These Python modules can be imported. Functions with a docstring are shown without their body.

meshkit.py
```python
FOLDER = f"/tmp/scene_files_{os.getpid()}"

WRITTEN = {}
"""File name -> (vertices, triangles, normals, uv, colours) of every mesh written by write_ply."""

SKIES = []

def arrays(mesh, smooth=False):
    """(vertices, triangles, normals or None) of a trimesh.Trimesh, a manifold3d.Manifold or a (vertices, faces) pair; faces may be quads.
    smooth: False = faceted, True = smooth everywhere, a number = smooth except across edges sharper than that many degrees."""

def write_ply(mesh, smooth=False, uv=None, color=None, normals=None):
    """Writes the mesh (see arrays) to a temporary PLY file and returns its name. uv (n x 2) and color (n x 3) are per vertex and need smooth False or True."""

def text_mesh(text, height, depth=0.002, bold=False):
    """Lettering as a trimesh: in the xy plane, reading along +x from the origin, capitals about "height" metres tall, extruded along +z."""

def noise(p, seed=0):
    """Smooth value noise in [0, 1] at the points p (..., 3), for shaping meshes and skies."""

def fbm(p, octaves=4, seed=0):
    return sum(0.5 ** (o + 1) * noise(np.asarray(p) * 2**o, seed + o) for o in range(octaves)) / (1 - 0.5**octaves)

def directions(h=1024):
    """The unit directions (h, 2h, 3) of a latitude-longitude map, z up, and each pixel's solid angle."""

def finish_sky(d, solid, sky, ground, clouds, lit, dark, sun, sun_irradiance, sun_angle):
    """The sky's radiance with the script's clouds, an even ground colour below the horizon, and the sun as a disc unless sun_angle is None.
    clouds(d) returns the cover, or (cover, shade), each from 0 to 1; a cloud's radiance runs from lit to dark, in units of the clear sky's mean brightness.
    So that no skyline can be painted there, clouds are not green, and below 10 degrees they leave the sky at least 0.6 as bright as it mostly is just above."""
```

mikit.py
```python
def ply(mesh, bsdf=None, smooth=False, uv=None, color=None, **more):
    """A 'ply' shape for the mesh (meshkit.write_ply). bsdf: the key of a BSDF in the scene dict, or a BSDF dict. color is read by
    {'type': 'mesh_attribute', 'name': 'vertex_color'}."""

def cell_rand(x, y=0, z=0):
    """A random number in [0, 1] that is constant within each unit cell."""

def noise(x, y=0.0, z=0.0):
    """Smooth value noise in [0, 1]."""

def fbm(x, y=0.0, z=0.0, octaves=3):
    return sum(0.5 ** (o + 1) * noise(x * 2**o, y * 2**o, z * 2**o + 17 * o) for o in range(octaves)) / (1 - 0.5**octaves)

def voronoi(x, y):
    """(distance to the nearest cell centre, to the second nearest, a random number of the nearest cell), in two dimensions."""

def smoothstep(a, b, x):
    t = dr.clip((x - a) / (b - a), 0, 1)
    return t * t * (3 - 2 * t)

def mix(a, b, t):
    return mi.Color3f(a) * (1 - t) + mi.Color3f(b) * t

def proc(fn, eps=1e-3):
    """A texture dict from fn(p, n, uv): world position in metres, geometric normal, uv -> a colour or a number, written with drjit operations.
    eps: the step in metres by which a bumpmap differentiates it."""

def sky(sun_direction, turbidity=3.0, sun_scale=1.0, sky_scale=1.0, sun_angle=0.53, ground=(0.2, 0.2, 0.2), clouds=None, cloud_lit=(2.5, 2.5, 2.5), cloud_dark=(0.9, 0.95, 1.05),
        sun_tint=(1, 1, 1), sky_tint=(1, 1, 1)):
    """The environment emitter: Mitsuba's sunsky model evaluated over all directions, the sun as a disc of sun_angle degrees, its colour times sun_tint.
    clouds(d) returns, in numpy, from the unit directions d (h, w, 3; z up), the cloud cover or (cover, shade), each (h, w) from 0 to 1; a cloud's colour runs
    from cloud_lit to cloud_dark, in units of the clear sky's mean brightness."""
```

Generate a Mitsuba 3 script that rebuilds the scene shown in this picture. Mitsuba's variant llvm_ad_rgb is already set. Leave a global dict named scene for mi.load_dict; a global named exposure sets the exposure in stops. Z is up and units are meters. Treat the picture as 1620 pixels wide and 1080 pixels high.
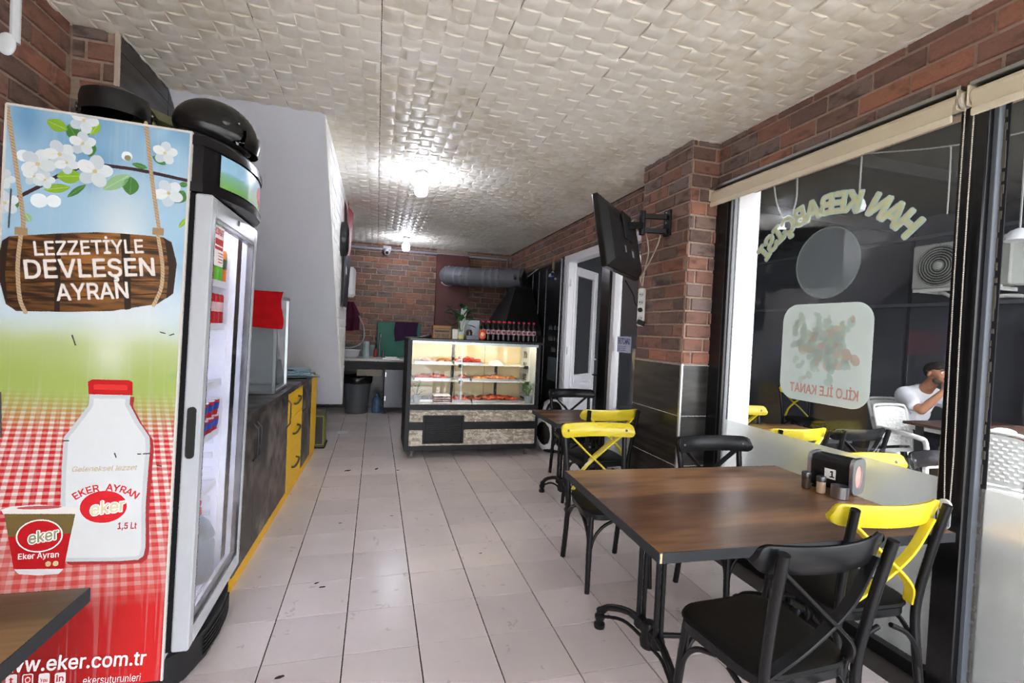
import math
import random
import numpy as np
import trimesh
import manifold3d as m3
import mitsuba as mi
import drjit as dr
import mikit
import meshkit
from mikit import fbm, noise, smoothstep, mix, cell_rand, voronoi
from shapely import affinity
from shapely.geometry import Polygon, LineString, Point, box as sbox
from shapely.ops import unary_union

T4 = mi.ScalarTransform4f
random.seed(7)
rng = np.random.default_rng(11)
scene, labels = {'type': 'scene'}, {}

# ---------------------------------------------------------------- camera, sky, lamps, exposure
EYE = np.array([0, 0, 1.4773])
FWD = np.array([0.274093, 0.961456, -0.021917])
UP = np.array([-0.038, 0.0336, 0.99871])
scene['camera'] = {'type': 'perspective', 'fov': 93.93, 'fov_axis': 'x', 'near_clip': 0.05, 'far_clip': 200.0,
                   'to_world': T4().look_at(origin=EYE.tolist(), target=(EYE + FWD).tolist(), up=UP.tolist())}
exposure = 4.0
scene['sky'] = mikit.sky([-0.10, -0.57, 0.82], turbidity=5.0, sun_scale=0.42, sun_tint=(0.74, 0.98, 1.27), sky_tint=(0.85, 1.0, 1.11), sky_scale=1.0, ground=(0.25, 0.24, 0.23), clouds=lambda d: 0.85 + 0 * d[..., 0],
                         cloud_lit=(3.1, 3.15, 3.25), cloud_dark=(1.6, 1.65, 1.75))
BULB = 6.0      # radiance of the two ceiling bulbs
CASE_LIGHT = 2.0
FRIDGE_LIGHT = 2.6


# ---------------------------------------------------------------- colours and materials
def lin(c):
    c = c.lstrip('#')
    v = np.array([int(c[i:i + 2], 16) for i in (0, 2, 4)]) / 255
    return np.where(v < 0.04045, v / 12.92, ((v + 0.055) / 1.055) ** 2.4)


def rgb(c):
    return {'type': 'rgb', 'value': [float(x) for x in (lin(c) if isinstance(c, str) else c)]}


def principled(name, base, rough=0.5, **k):
    scene[name] = {'type': 'twosided', 'bsdf': {'type': 'principled', 'base_color': rgb(base) if isinstance(base, (str, tuple, list)) else base, 'roughness': rough, **k}}


VC = {'type': 'mesh_attribute', 'name': 'vertex_color'}
principled('vc', VC, 0.5, specular=0.4)
principled('vcg', VC, 0.22, specular=0.5)
principled('vcm', VC, 0.9, specular=0.15)
principled('vmet', VC, 0.32, metallic=1.0)
scene['glass'] = {'type': 'thindielectric', 'int_ior': 1.5}
scene['frost'] = {'type': 'principledthin', 'base_color': rgb((0.80, 0.82, 0.80)), 'roughness': 0.42, 'spec_trans': 0.55, 'diff_trans': 1.25, 'eta': 1.33}
scene['sticker'] = {'type': 'principledthin', 'base_color': VC, 'roughness': 0.5, 'diff_trans': 0.5, 'spec_trans': 0.06, 'eta': 1.3}
scene['faintfilm'] = {'type': 'principledthin', 'base_color': rgb((0.72, 0.78, 0.8)), 'roughness': 0.15, 'diff_trans': 1.0, 'spec_trans': 0.86, 'eta': 1.2}


def pos(p, k):
    return [p.x * k, p.y * k, p.z * k]


def c3(c):
    return mi.Color3f(*[float(x) for x in lin(c)])


def f_brick(p, n, uv):
    a = mix(lin('#6c564e').tolist(), lin('#886254').tolist(), smoothstep(0.0, 0.55, uv.x))
    a = mix(a, c3('#9c6a56'), smoothstep(0.75, 1.0, uv.x))
    a = mix(a, c3('#776a66'), smoothstep(0.62, 0.9, uv.y) * 0.8)
    s = fbm(p.x * 14, p.y * 14, p.z * 22, 3)
    a = mix(a, c3('#4a3a37'), smoothstep(0.45, 0.75, s) * (0.3 + 0.5 * uv.y))
    g = noise(p.x * 160, p.y * 160, p.z * 160)
    return a * (0.86 + 0.26 * g)


def f_mortar(p, n, uv):
    return c3('#9f8a7c') * (0.8 + 0.35 * fbm(p.x * 60, p.y * 60, p.z * 60, 2))


def f_tile(p, n, uv):
    s = fbm(p.x * 5 + uv.x * 40, p.y * 5, 0, 3)
    a = c3('#cec3c1') * (0.92 + 0.12 * uv.x) * (0.94 + 0.12 * s)
    d = smoothstep(0.88, 0.92, noise(p.x * 17, p.y * 17, 3.0)) * smoothstep(0.5, 0.62, noise(p.x * 75, p.y * 75, 9.0))
    return mix(a, c3('#8f847d'), d * 0.35)


def f_ceiling(p, n, uv):
    s = fbm(p.x * 2.3, p.y * 2.3, 0, 3)
    g = fbm(p.x * 24, p.y * 24, p.z * 24, 2)
    return mix(lin('#e9e6dd').tolist(), lin('#dad3c2').tolist(), smoothstep(0.35, 0.75, 0.6 * s + 0.4 * g))


def f_ribs(p, n, uv):
    i = dr.floor((p.x + 0.03 + 60) / 0.1)
    j = dr.floor((p.y - 0.5 + 60) / 0.1)
    even = (mi.Int32(i + j) & 1) == 0
    w = 0.5 * fbm(p.x * 9, p.y * 9, 0, 2)
    ph = dr.select(even, p.y, p.x)
    return 0.00032 * dr.sin((ph + 0.02 * w) * 2 * math.pi / 0.0135) * noise(p.x * 30, p.y * 30, 1.0)


def f_wood(p, n, uv):
    q = fbm(p.x * 1.3, p.y * 7, 1.0, 4)
    r = fbm(p.x * 7, p.y * 110, 2.0, 2)
    a = mix(lin('#533928').tolist(), lin('#8c6647').tolist(), smoothstep(0.3, 0.72, q))
    return a * (0.85 + 0.3 * r)


def f_darkcab(p, n, uv):
    s = fbm(p.x * 3, p.y * 3.2, p.z * 3.2, 4)
    g = fbm(p.x * 12, p.y * 12, p.z * 9, 3)
    return mix(lin('#2a2624').tolist(), lin('#6b625d').tolist(), smoothstep(0.42, 0.78, 0.6 * s + 0.4 * g))


def f_slate(p, n, uv):
    s = fbm(p.x * 3, p.y * 3, p.z * 22, 3)
    return mix(lin('#252321').tolist(), lin('#34312f').tolist(), smoothstep(0.3, 0.7, s))


def f_stone(p, n, uv):
    a, b, c = voronoi(p.x * 26 + 2 * noise(p.x * 30, p.z * 30), p.z * 52)
    s = fbm(p.x * 40, p.y * 40, p.z * 60, 3)
    t = mix(lin('#9a8d7c').tolist(), lin('#dcd1be').tolist(), smoothstep(0.2, 0.8, 0.55 * c + 0.45 * s))
    return t * (0.62 + 0.38 * smoothstep(0.03, 0.22, b - a))


def f_plaster(p, n, uv):
    s = fbm(p.x * 6, p.y * 6, p.z * 6, 3)
    return mix(lin('#dededd').tolist(), lin('#f0f0ee').tolist(), s)


def f_rough(p, n, uv):
    r = 0.006 * fbm(p.x * 8, p.y * 16, p.z * 26, 3) + 0.002 * fbm(p.x * 60, p.y * 60, p.z * 60, 2)
    return r


def f_outwall(p, n, uv):
    s = fbm(p.x * 0.8, p.y * 0.8, p.z * 0.8, 3)
    return mix(lin('#3b3d42').tolist(), lin('#50535a').tolist(), s)


def f_art(p, n, uv):
    """The printed picture on the side of the drinks fridge: sky, meadow, gingham cloth, red foot; u is measured from the panel's right edge, v from the floor."""
    u, v = uv.x, uv.y
    s1 = fbm(u * 5, v * 3, 1.0, 3)
    sky = mix(lin('#5f98c2').tolist(), lin('#a2c6de').tolist(), smoothstep(0.3, 0.75, s1 + 0.35 * smoothstep(2.15, 1.75, v)))
    beam = dr.exp(-dr.square((u + 0.20 + 0.02 * (v - 1.6)) / 0.085))
    sky = mix(sky, c3('#dbe6ea'), dr.clip(beam * smoothstep(2.05, 1.75, v) * 0.9 + 0.75 * smoothstep(1.75, 1.45, v), 0, 1))
    f = fbm(u * 3, v * 6, 4.0, 3)
    field = mix(lin('#c3cf9a').tolist(), lin('#a3b75f').tolist(), smoothstep(1.42, 1.2, v + 0.10 * (f - 0.5)))
    field = mix(field, c3('#dde4c8'), 0.75 * dr.exp(-dr.square((u + 0.22) / 0.06)) * smoothstep(1.15, 1.35, v))
    field = mix(field, c3('#7fae5a'), 0.4 * smoothstep(0.55, 0.7, f))
    col = mix(sky, field, smoothstep(1.47, 1.33, v + 0.08 * (f - 0.5)))
    # gingham cloth in perspective
    d = dr.maximum(1.42 - v, 0.02)
    cx = (u + 0.25) / (0.62 + 0.62 * d) / 0.036
    rz = 6.2 / d
    rz = 92.0 * dr.log(d + 0.35) * 0.42 / 1.0
    ax = smoothstep(0.42, 0.5, dr.abs(cx - dr.floor(cx) - 0.5) * 2)
    az = smoothstep(0.42, 0.5, dr.abs(rz - dr.floor(rz) - 0.5) * 2)
    t = 0.5 * (ax + az)
    white, pink, red = c3('#e3d9d4'), c3('#d98a84'), c3('#bf2530')
    cloth = mix(mix(white, pink, dr.clip(t * 2, 0, 1)), red, dr.clip(t * 2 - 1, 0, 1))
    cloth = mix(cloth, c3('#d4584f'), smoothstep(0.78, 0.50, v) * 0.55)
    col = mix(col, cloth, smoothstep(1.20, 1.0, v + 0.05 * (f - 0.5)))
    foot = mix(lin('#8d1013').tolist(), lin('#cf2122').tolist(), smoothstep(-0.42, 0.0, u))
    col = mix(col, foot, smoothstep(0.50, 0.36, v))
    streak = smoothstep(0.62, 0.8, noise(u * 130, v * 2.0, 5.0)) * 0.10
    return mix(col, c3('#d9d6d2'), streak) * 0.86


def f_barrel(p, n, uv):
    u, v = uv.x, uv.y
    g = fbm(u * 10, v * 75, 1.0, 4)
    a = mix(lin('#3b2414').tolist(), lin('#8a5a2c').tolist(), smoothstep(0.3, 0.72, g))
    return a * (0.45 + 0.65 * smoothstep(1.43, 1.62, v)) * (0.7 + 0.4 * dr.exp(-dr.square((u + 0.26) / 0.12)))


def f_cloth(p, n, uv):
    w = 0.5 + 0.5 * dr.sin(p.x * 2600) * dr.sin(p.z * 2600)
    return c3('#b5161c') * (0.8 + 0.3 * fbm(p.x * 20, p.y * 20, p.z * 20, 2)) * (0.9 + 0.1 * w)


def f_ball(p, n, uv):
    return mix(lin('#e6e6e4').tolist(), lin('#121214').tolist(), uv.x)


def f_pebble(p, n, uv):
    s = fbm(p.x * 1.5, p.y * 1.5, 0, 3)
    return mix(lin('#4c4a48').tolist(), lin('#7b7774').tolist(), s)


P = mikit.proc
principled('brick', P(f_brick), 0.75, specular=0.3)
principled('mortar', P(f_mortar), 0.9, specular=0.2)
principled('tile', P(f_tile), 0.24, specular=0.45)
principled('grout', '#3b3633', 0.9)
principled('leather', (0.006, 0.006, 0.0065), 0.42, specular=0.12)
principled('black', (0.007, 0.007, 0.008), 0.3, specular=0.28)
principled('slate', P(f_slate), 0.25, specular=0.5)
principled('wood', P(f_wood), 0.3, specular=0.5)
principled('darkcab', P(f_darkcab), 0.35, specular=0.4)
principled('stone', P(f_stone), 0.6)
principled('soffit', '#dadde8', 0.7, specular=0.3)
principled('outwall', P(f_outwall), 0.6)
principled('pebble', P(f_pebble), 0.8)
principled('art', P(f_art), 0.3, specular=0.5)
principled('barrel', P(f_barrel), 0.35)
principled('redcloth', P(f_cloth), 0.95, specular=0.1)
principled('ball', P(f_ball), 0.3)
scene['ceil'] = {'type': 'twosided', 'bsdf': {'type': 'bumpmap', 'arbitrary': P(f_ribs, 5e-4), 'scale': 1.0,
                 'bsdf': {'type': 'principled', 'base_color': P(f_ceiling), 'roughness': 0.46, 'specular': 0.45}}}
scene['whitewall'] = {'type': 'twosided', 'bsdf': {'type': 'bumpmap', 'arbitrary': P(f_rough, 2e-3), 'scale': 1.0,
                      'bsdf': {'type': 'principled', 'base_color': P(f_plaster), 'roughness': 0.6, 'specular': 0.3}}}


# ---------------------------------------------------------------- mesh helpers
def cat(*ms):
    ms = [m for m in ms if m is not None]
    return trimesh.util.concatenate(ms) if len(ms) > 1 else ms[0]


def tm(v, f):
    v, f = np.asarray(v, float), np.asarray(f, int)
    if f.shape[1] == 4:
        f = np.vstack([f[:, [0, 1, 2]], f[:, [0, 2, 3]]])
    return trimesh.Trimesh(v, f, process=False)


def hull(pts):
    return trimesh.convex.convex_hull(np.asarray(pts, float))


def bx(x0, x1, y0, y1, z0, z1, c=0.0):
    """A box with chamfered edges."""
    x0, x1, y0, y1, z0, z1 = min(x0, x1), max(x0, x1), min(y0, y1), max(y0, y1), min(z0, z1), max(z0, z1)
    c = min(c, 0.45 * (x1 - x0), 0.45 * (y1 - y0), 0.45 * (z1 - z0))
    if c <= 0:
        return trimesh.creation.box(bounds=[[x0, y0, z0], [x1, y1, z1]])
    pts = []
    for x, sx in ((x0, 1), (x1, -1)):
        for y, sy in ((y0, 1), (y1, -1)):
            for z, sz in ((z0, 1), (z1, -1)):
                pts += [(x, y + sy * c, z + sz * c), (x + sx * c, y, z + sz * c), (x + sx * c, y + sy * c, z)]
    return hull(pts)


def bez(pts, n=12):
    """A smooth curve (Catmull-Rom) through the points."""
    p = np.asarray(pts, float)
    if len(p) < 3:
        return p
    q = np.vstack([2 * p[0] - p[1], p, 2 * p[-1] - p[-2]])
    out = []
    for i in range(1, len(q) - 2):
        for t in np.linspace(0, 1, n, endpoint=False):
            a, b, c, d = q[i - 1:i + 3]
            out.append(0.5 * (2 * b + (c - a) * t + (2 * a - 5 * b + 4 * c - d) * t * t + (3 * b - a - 3 * c + d) * t ** 3))
    out.append(p[-1])
    return np.array(out)


def sweep(path, prof, scale=None, up=None, cap=True):
    """prof: closed 2-D outline swept along the path; up fixes the profile's second axis."""
    p, prof = np.asarray(path, float), np.asarray(prof, float)
    n, k = len(p), len(prof)
    tan = np.gradient(p, axis=0)
    tan /= np.maximum(np.linalg.norm(tan, axis=1, keepdims=True), 1e-12)
    ref = np.array(up if up is not None else ([0, 0, 1] if abs(tan[0][2]) < 0.9 else [1, 0, 0]), float)
    vs = []
    side = None
    for i in range(n):
        if up is None and side is not None:
            b = side - tan[i] * (side @ tan[i])
        else:
            b = np.cross(ref, tan[i])
        b /= max(np.linalg.norm(b), 1e-9)
        side = b
        c = np.cross(tan[i], b)
        s = 1 if scale is None else scale[i]
        vs.append(p[i] + s * (prof[:, :1] * b + prof[:, 1:] * c))
    v = np.vstack(vs)
    f = []
    for i in range(n - 1):
        for j in range(k):
            a, b2 = i * k + j, i * k + (j + 1) % k
            f += [[a, b2, b2 + k], [a, b2 + k, a + k]]
    if cap:
        v = np.vstack([v, p[:1], p[-1:]])
        for j in range(k):
            f.append([n * k, (j + 1) % k, j])
            f.append([n * k + 1, (n - 1) * k + j, (n - 1) * k + (j + 1) % k])
    return tm(v, f)


def circ(r, n=10):
    a = np.arange(n) * 2 * np.pi / n
    return np.c_[r * np.cos(a), r * np.sin(a)]


def rectp(w, h, c=0.0):
    if c <= 0:
        return np.array([(-w / 2, -h / 2), (w / 2, -h / 2), (w / 2, h / 2), (-w / 2, h / 2)])
    a, b = w / 2, h / 2
    return np.array([(-a + c, -b), (a - c, -b), (a, -b + c), (a, b - c), (a - c, b), (-a + c, b), (-a, b - c), (-a, -b + c)])


def tube(path, r, n=10, smooth=0, taper=None):
    p = bez(path, smooth) if smooth else np.asarray(path, float)
    return sweep(p, circ(r, n), scale=None if taper is None else np.interp(np.linspace(0, 1, len(p)), np.linspace(0, 1, len(taper)), taper))


def bar(a, b, w, h, up=(0, 0, 1), c=0.002):
    return sweep([a, b], rectp(w, h, c), up=up)


def lathe(prof, n=24):
    """prof: (radius, height) from the foot to the top."""
    p = np.asarray(prof, float)
    a = np.arange(n) * 2 * np.pi / n
    v = np.vstack([np.c_[r * np.cos(a), r * np.sin(a), np.full(n, z)] for r, z in p])
    f = []
    for i in range(len(p) - 1):
        for j in range(n):
            q, w = i * n + j, i * n + (j + 1) % n
            f += [[q, w, w + n], [q, w + n, q + n]]
    m = tm(v, f)
    caps = []
    for i, flip in ((0, True), (len(p) - 1, False)):
        if p[i][0] > 1e-6:
            ring = np.vstack([v[i * n:(i + 1) * n], [[0, 0, p[i][1]]]])
            ff = [[j, (j + 1) % n, n][::-1 if flip else 1] for j in range(n)]
            caps.append(tm(ring, ff))
    return cat(m, *caps)


def ball(r, c=(0, 0, 0), sub=2, s=(1, 1, 1)):
    m = trimesh.creation.icosphere(subdivisions=sub, radius=r)
    m.vertices = m.vertices * np.array(s) + np.array(c)
    return m


def ext(poly, d):
    """Polygon (shapely) extruded along +z."""
    ps = [g for g in getattr(poly, 'geoms', [poly]) if g.geom_type == 'Polygon' and g.area > 1e-9]
    return cat(*[trimesh.creation.extrude_polygon(g, d, engine='earcut') for g in ps])


def mv(m, x=0, y=0, z=0):
    m = m.copy()
    m.vertices = m.vertices + np.array([x, y, z])
    return m


def rot(m, deg, axis, at=(0, 0, 0)):
    m = m.copy()
    m.apply_transform(trimesh.transformations.rotation_matrix(math.radians(deg), axis, at))
    return m


def axes(m, ex, ey, ez, o=(0, 0, 0)):
    """Maps the mesh's x, y, z onto the given vectors."""
    m = m.copy()
    A = np.array([ex, ey, ez], float)
    m.vertices = m.vertices @ A + np.array(o, float)
    if np.linalg.det(A) < 0:
        m.faces = m.faces[:, ::-1]
    return m


def text_xy(s, height, bold=False, depth=0.0004, width=None):
    m = meshkit.text_mesh(s, height, depth, bold)
    if width:
        b = m.bounds
        m.vertices[:, 0] = (m.vertices[:, 0] - b[0][0]) * width / (b[1][0] - b[0][0])
    return m


# ---------------------------------------------------------------- scene tree helpers
_n = {}
ORD = ('first', 'second', 'third', 'fourth', 'fifth', 'sixth', 'seventh', 'eighth', 'ninth', 'tenth', 'eleventh')


def key_of(k):
    if k not in scene and k not in _n:
        _n[k] = 0
        return k
    _n[k] = _n.get(k, 0) + 1
    return f'{k}_{_n[k]:03d}'


def shape(mesh, mat, col=None, smooth=False, uv=None):
    if col is not None:
        if smooth is not False and smooth is not True:
            mesh = trimesh.graph.smooth_shade(mesh, angle=math.radians(smooth), facet_minarea=None)
            smooth = True
        col = np.asarray(lin(col) if isinstance(col, str) else col, float)
        if col.ndim == 1:
            col = np.tile(col, (len(mesh.vertices), 1))
        return mikit.ply(mesh, mat, smooth, color=col)
    if uv is not None:
        uv = np.asarray(uv, float)
        if uv.ndim == 1:
            uv = np.tile(uv, (len(mesh.vertices), 1))
    return mikit.ply(mesh, mat, smooth, uv=uv)


class Node:
    """A thing, a part or a piece of the setting: a key, and the transform its parts are placed with."""

    def __init__(self, key, M=None):
        self.key, self.M = key, M

    def part(self, name, mesh, mat='vc', col=None, smooth=30, uv=None, label=None, kind=None):
        k = key_of(self.key + '__' + name)
        d = mesh if isinstance(mesh, dict) else shape(mesh, mat, col, (smooth is True) if uv is not None else smooth, uv)
        if self.M is not None:
            d = {**d, 'to_world': self.M}
        scene[k] = d
        if label or kind:
            labels[k] = {**({'label': label} if label else {}), **({'kind': kind} if kind else {})}
        return Node(k, self.M)


def place(x=0, y=0, z=0, rz=0):
    m = T4().translate([float(x), float(y), float(z)])
    return m.rotate([0, 0, 1], float(rz)) if rz else m


def thing(name, label, category, M=None, group=None, kind=None):
    k = key_of(name)
    labels[k] = {'label': label}
    if category:
        labels[k]['category'] = category
    if group:
        labels[k]['group'] = group
    if kind:
        labels[k]['kind'] = kind
    return Node(k, M)


def solo(name, label, category, mesh, mat='vc', col=None, smooth=30, M=None, group=None, uv=None, kind=None):
    t = thing(name, label, category, M, group, kind)
    d = mesh if isinstance(mesh, dict) else shape(mesh, mat, col, (smooth is True) if uv is not None else smooth, uv)
    scene[t.key] = {**d, 'to_world': M} if M is not None else d
    return t


def setting(name, mesh=None, mat='vc', col=None, smooth=False, uv=None, label=None):
    k = key_of(name)
    labels[k] = {'kind': 'structure', **({'label': label} if label else {})}
    if mesh is not None:
        scene[k] = mesh if isinstance(mesh, dict) else shape(mesh, mat, col, smooth, uv)
    return Node(k)


def clone(src, label, M, group=None):
    """A copy of a thing with copies of its parts under the next number."""
    base = src.key
    root = base
    if root[-4:-3] == '_' and root[-3:].isdigit():
        root = root[:-4]
    t = thing(root, label, labels[base]['category'], M, group or labels[base].get('group'))
    for k in [k for k in scene if k == base or k.startswith(base + '__')]:
        scene[t.key + k[len(base):]] = {**scene[k], 'to_world': M}
        if k in labels and k != base:
            labels[t.key + k[len(base):]] = dict(labels[k])
    return t


# ---------------------------------------------------------------- the setting
CEIL, XL, XR, XD, YB, YF = 2.93, -1.55, 2.40, 2.45, 8.9, -1.6
TL, TX0, TY0 = 0.333, -0.42, 2.208

floor = setting('floor', bx(XL - 0.2, XR + 0.3, YF, YB + 0.2, -0.06, -0.006), 'grout')
tile_v = []
for k in range(5):
    hx, hy = (TL - 0.0055) / 2, (TL - 0.0028) / 2
    c = 0.0012
    tile_v.append([shape(hull([(sx * (hx - (c if top else 0)), sy * (hy - (c if top else 0)), 0.0 if top else -0.009)
                               for sx in (-1, 1) for sy in (-1, 1) for top in (0, 1)] +
                              [(sx * hx, sy * hy, -c) for sx in (-1, 1) for sy in (-1, 1)]), 'tile', uv=(k / 4, 0.5))][0])
far_tiles = []
for i in range(-4, 9):
    for j in range(-10, 21):
        x, y = TX0 + (i + 0.5) * TL, TY0 + (j + 0.5) * TL
        if x + TL / 2 > XR + 0.04 or y < YF or y > YB:
            continue
        seen = (x > -0.9 or y < 2.0) and y > 1.1 and not (x < -0.6 and y < 2.4)
        d = {**tile_v[(i * 7 + j * 3 + (i * j) % 5) % 5], 'to_world': T4().translate([x, y, (0.0004 * ((i * 5 + j * 11) % 3 - 1))])}
        if seen and y < YB - 0.2:
            scene[key_of('floor__tile')] = d
        else:
            far_tiles.append((x, y))
ft = cat(*[mv(bx(-TL / 2 + 0.0025, TL / 2 - 0.0025, -TL / 2 + 0.0025, TL / 2 - 0.0025, -0.009, 0), x, y, 0) for x, y in far_tiles])
floor.part('tile_field', ft, 'tile', uv=(0.5, 0.5), kind='stuff')

# ceiling: pressed basket-weave panels with open seams
ceiling = setting('ceiling', bx(XL - 0.2, XR + 0.3, YF - 0.2, YB + 0.2, CEIL + 0.004, CEIL + 0.15), 'vcm', '#4a463f')


def weave_panel():
    vs, fs, off = [], [], 0
    n, h = 8, 0.014
    for i in range(6):
        for j in range(6):
            x0, y0 = i * 0.1 + (0.0016 if i == 0 else 0), j * 0.1
            x1, y1 = (i + 1) * 0.1 - (0.0016 if i == 5 else 0), (j + 1) * 0.1
            t = np.linspace(0, 1, n + 1)
            z = -h * (0.22 + 0.78 * (1 - np.abs(2 * t - 1) ** 2.6))
            if (i + j) % 2 == 0:
                a = np.c_[x0 + (x1 - x0) * t, np.full(n + 1, y0), z]
                b = np.c_[x0 + (x1 - x0) * t, np.full(n + 1, y1), z]
            else:
                b = np.c_[np.full(n + 1, x0), y0 + (y1 - y0) * t, z]
                a = np.c_[np.full(n + 1, x1), y0 + (y1 - y0) * t, z]
            a0, b0 = a.copy(), b.copy()
            a0[:, 2] = b0[:, 2] = 0.001
            v = np.vstack([a, b, a0, b0])
            m = n + 1
            for q in range(n):
                fs += [[off + q, off + m + q, off + m + q + 1], [off + q, off + m + q + 1, off + q + 1]]
                fs += [[off + q, off + q + 1, off + 2 * m + q + 1], [off + q, off + 2 * m + q + 1, off + 2 * m + q]]
                fs += [[off + m + q, off + 3 * m + q, off + 3 * m + q + 1], [off + m + q, off + 3 * m + q + 1, off + m + q + 1]]
            vs.append(v)
            off += len(v)
    return tm(np.vstack(vs), fs)


wp = shape(weave_panel(), 'ceil', smooth=25)
for i in range(-3, 4):
    for j in range(14):
        x, y = -0.03 + 0.6 * i, 0.5 + 0.6 * j
        if (x < -0.7 and y > 3.55):
            continue
        scene[key_of('ceiling__panel')] = {**wp, 'to_world': T4().translate([x, y, CEIL + 0.003 + 0.0015 * ((i * 3 + j * 5) % 3 - 1)])}
ceiling.part('edge_strip', bx(2.37, XR + 0.02, 0.3, YB, CEIL - 0.004, CEIL + 0.004), 'vcm', '#e2ded6', smooth=False)


def brick_mesh(w, h, d):
    c = 0.004
    j = lambda a: a + rng.uniform(-0.0015, 0.0015)
    f = [(j(c), j(c), j(d)), (j(w - c), j(c), j(d)), (j(w - c), j(h - c), j(d)), (j(c), j(h - c), j(d))]
    b = [(0, 0, 0), (w, 0, 0), (w, h, 0), (0, h, 0)]
    faces = [[0, 1, 2], [0, 2, 3]]
    for k in range(4):
        k2 = (k + 1) % 4
        faces += [[4 + k, 4 + k2, k2], [4 + k, k2, k]]
    return np.array(f + b), faces


def bricks(holder, o, eu, ev, en, u0, u1, v0, v1, vtop, phase=0.0, skip=None):
    """Bricks on a wall plane: courses of 0.1 counted down from vtop, 0.25 along u."""
    o, eu, ev, en = (np.array(a, float) for a in (o, eu, ev, en))
    H, L, J = 0.1, 0.255, 0.014
    row = 0
    while True:
        top = vtop - row * H
        bot = top - H
        row += 1
        if bot < v0 - H + 0.02:
            break
        a0 = phase + (0.5 * L if row % 2 else 0) + 0.03 * ((row * 7) % 3 - 1)
        k = math.floor((u0 - a0) / L) - 1
        while a0 + k * L < u1:
            ua, ub = max(a0 + k * L + J / 2, u0), min(a0 + (k + 1) * L - J / 2, u1)
            va, vb = max(bot + J / 2, v0), min(top - J / 2, v1)
            k += 1
            if ub - ua < 0.025 or vb - va < 0.02 or (skip and skip((ua + ub) / 2, (va + vb) / 2)):
                continue
            p, f = brick_mesh(ub - ua, vb - va, 0.007 + rng.uniform(0, 0.006))
            v = o + (p[:, :1] + ua) * eu + (p[:, 1:2] + va) * ev + (p[:, 2:] + 0.0) * en
            m = tm(v, f)
            if np.dot(np.cross(eu, ev), en) < 0:
                m.faces = m.faces[:, ::-1]
            holder.part('brick', m, 'brick', uv=(rng.uniform(0, 1), rng.uniform(0, 1)))


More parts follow.
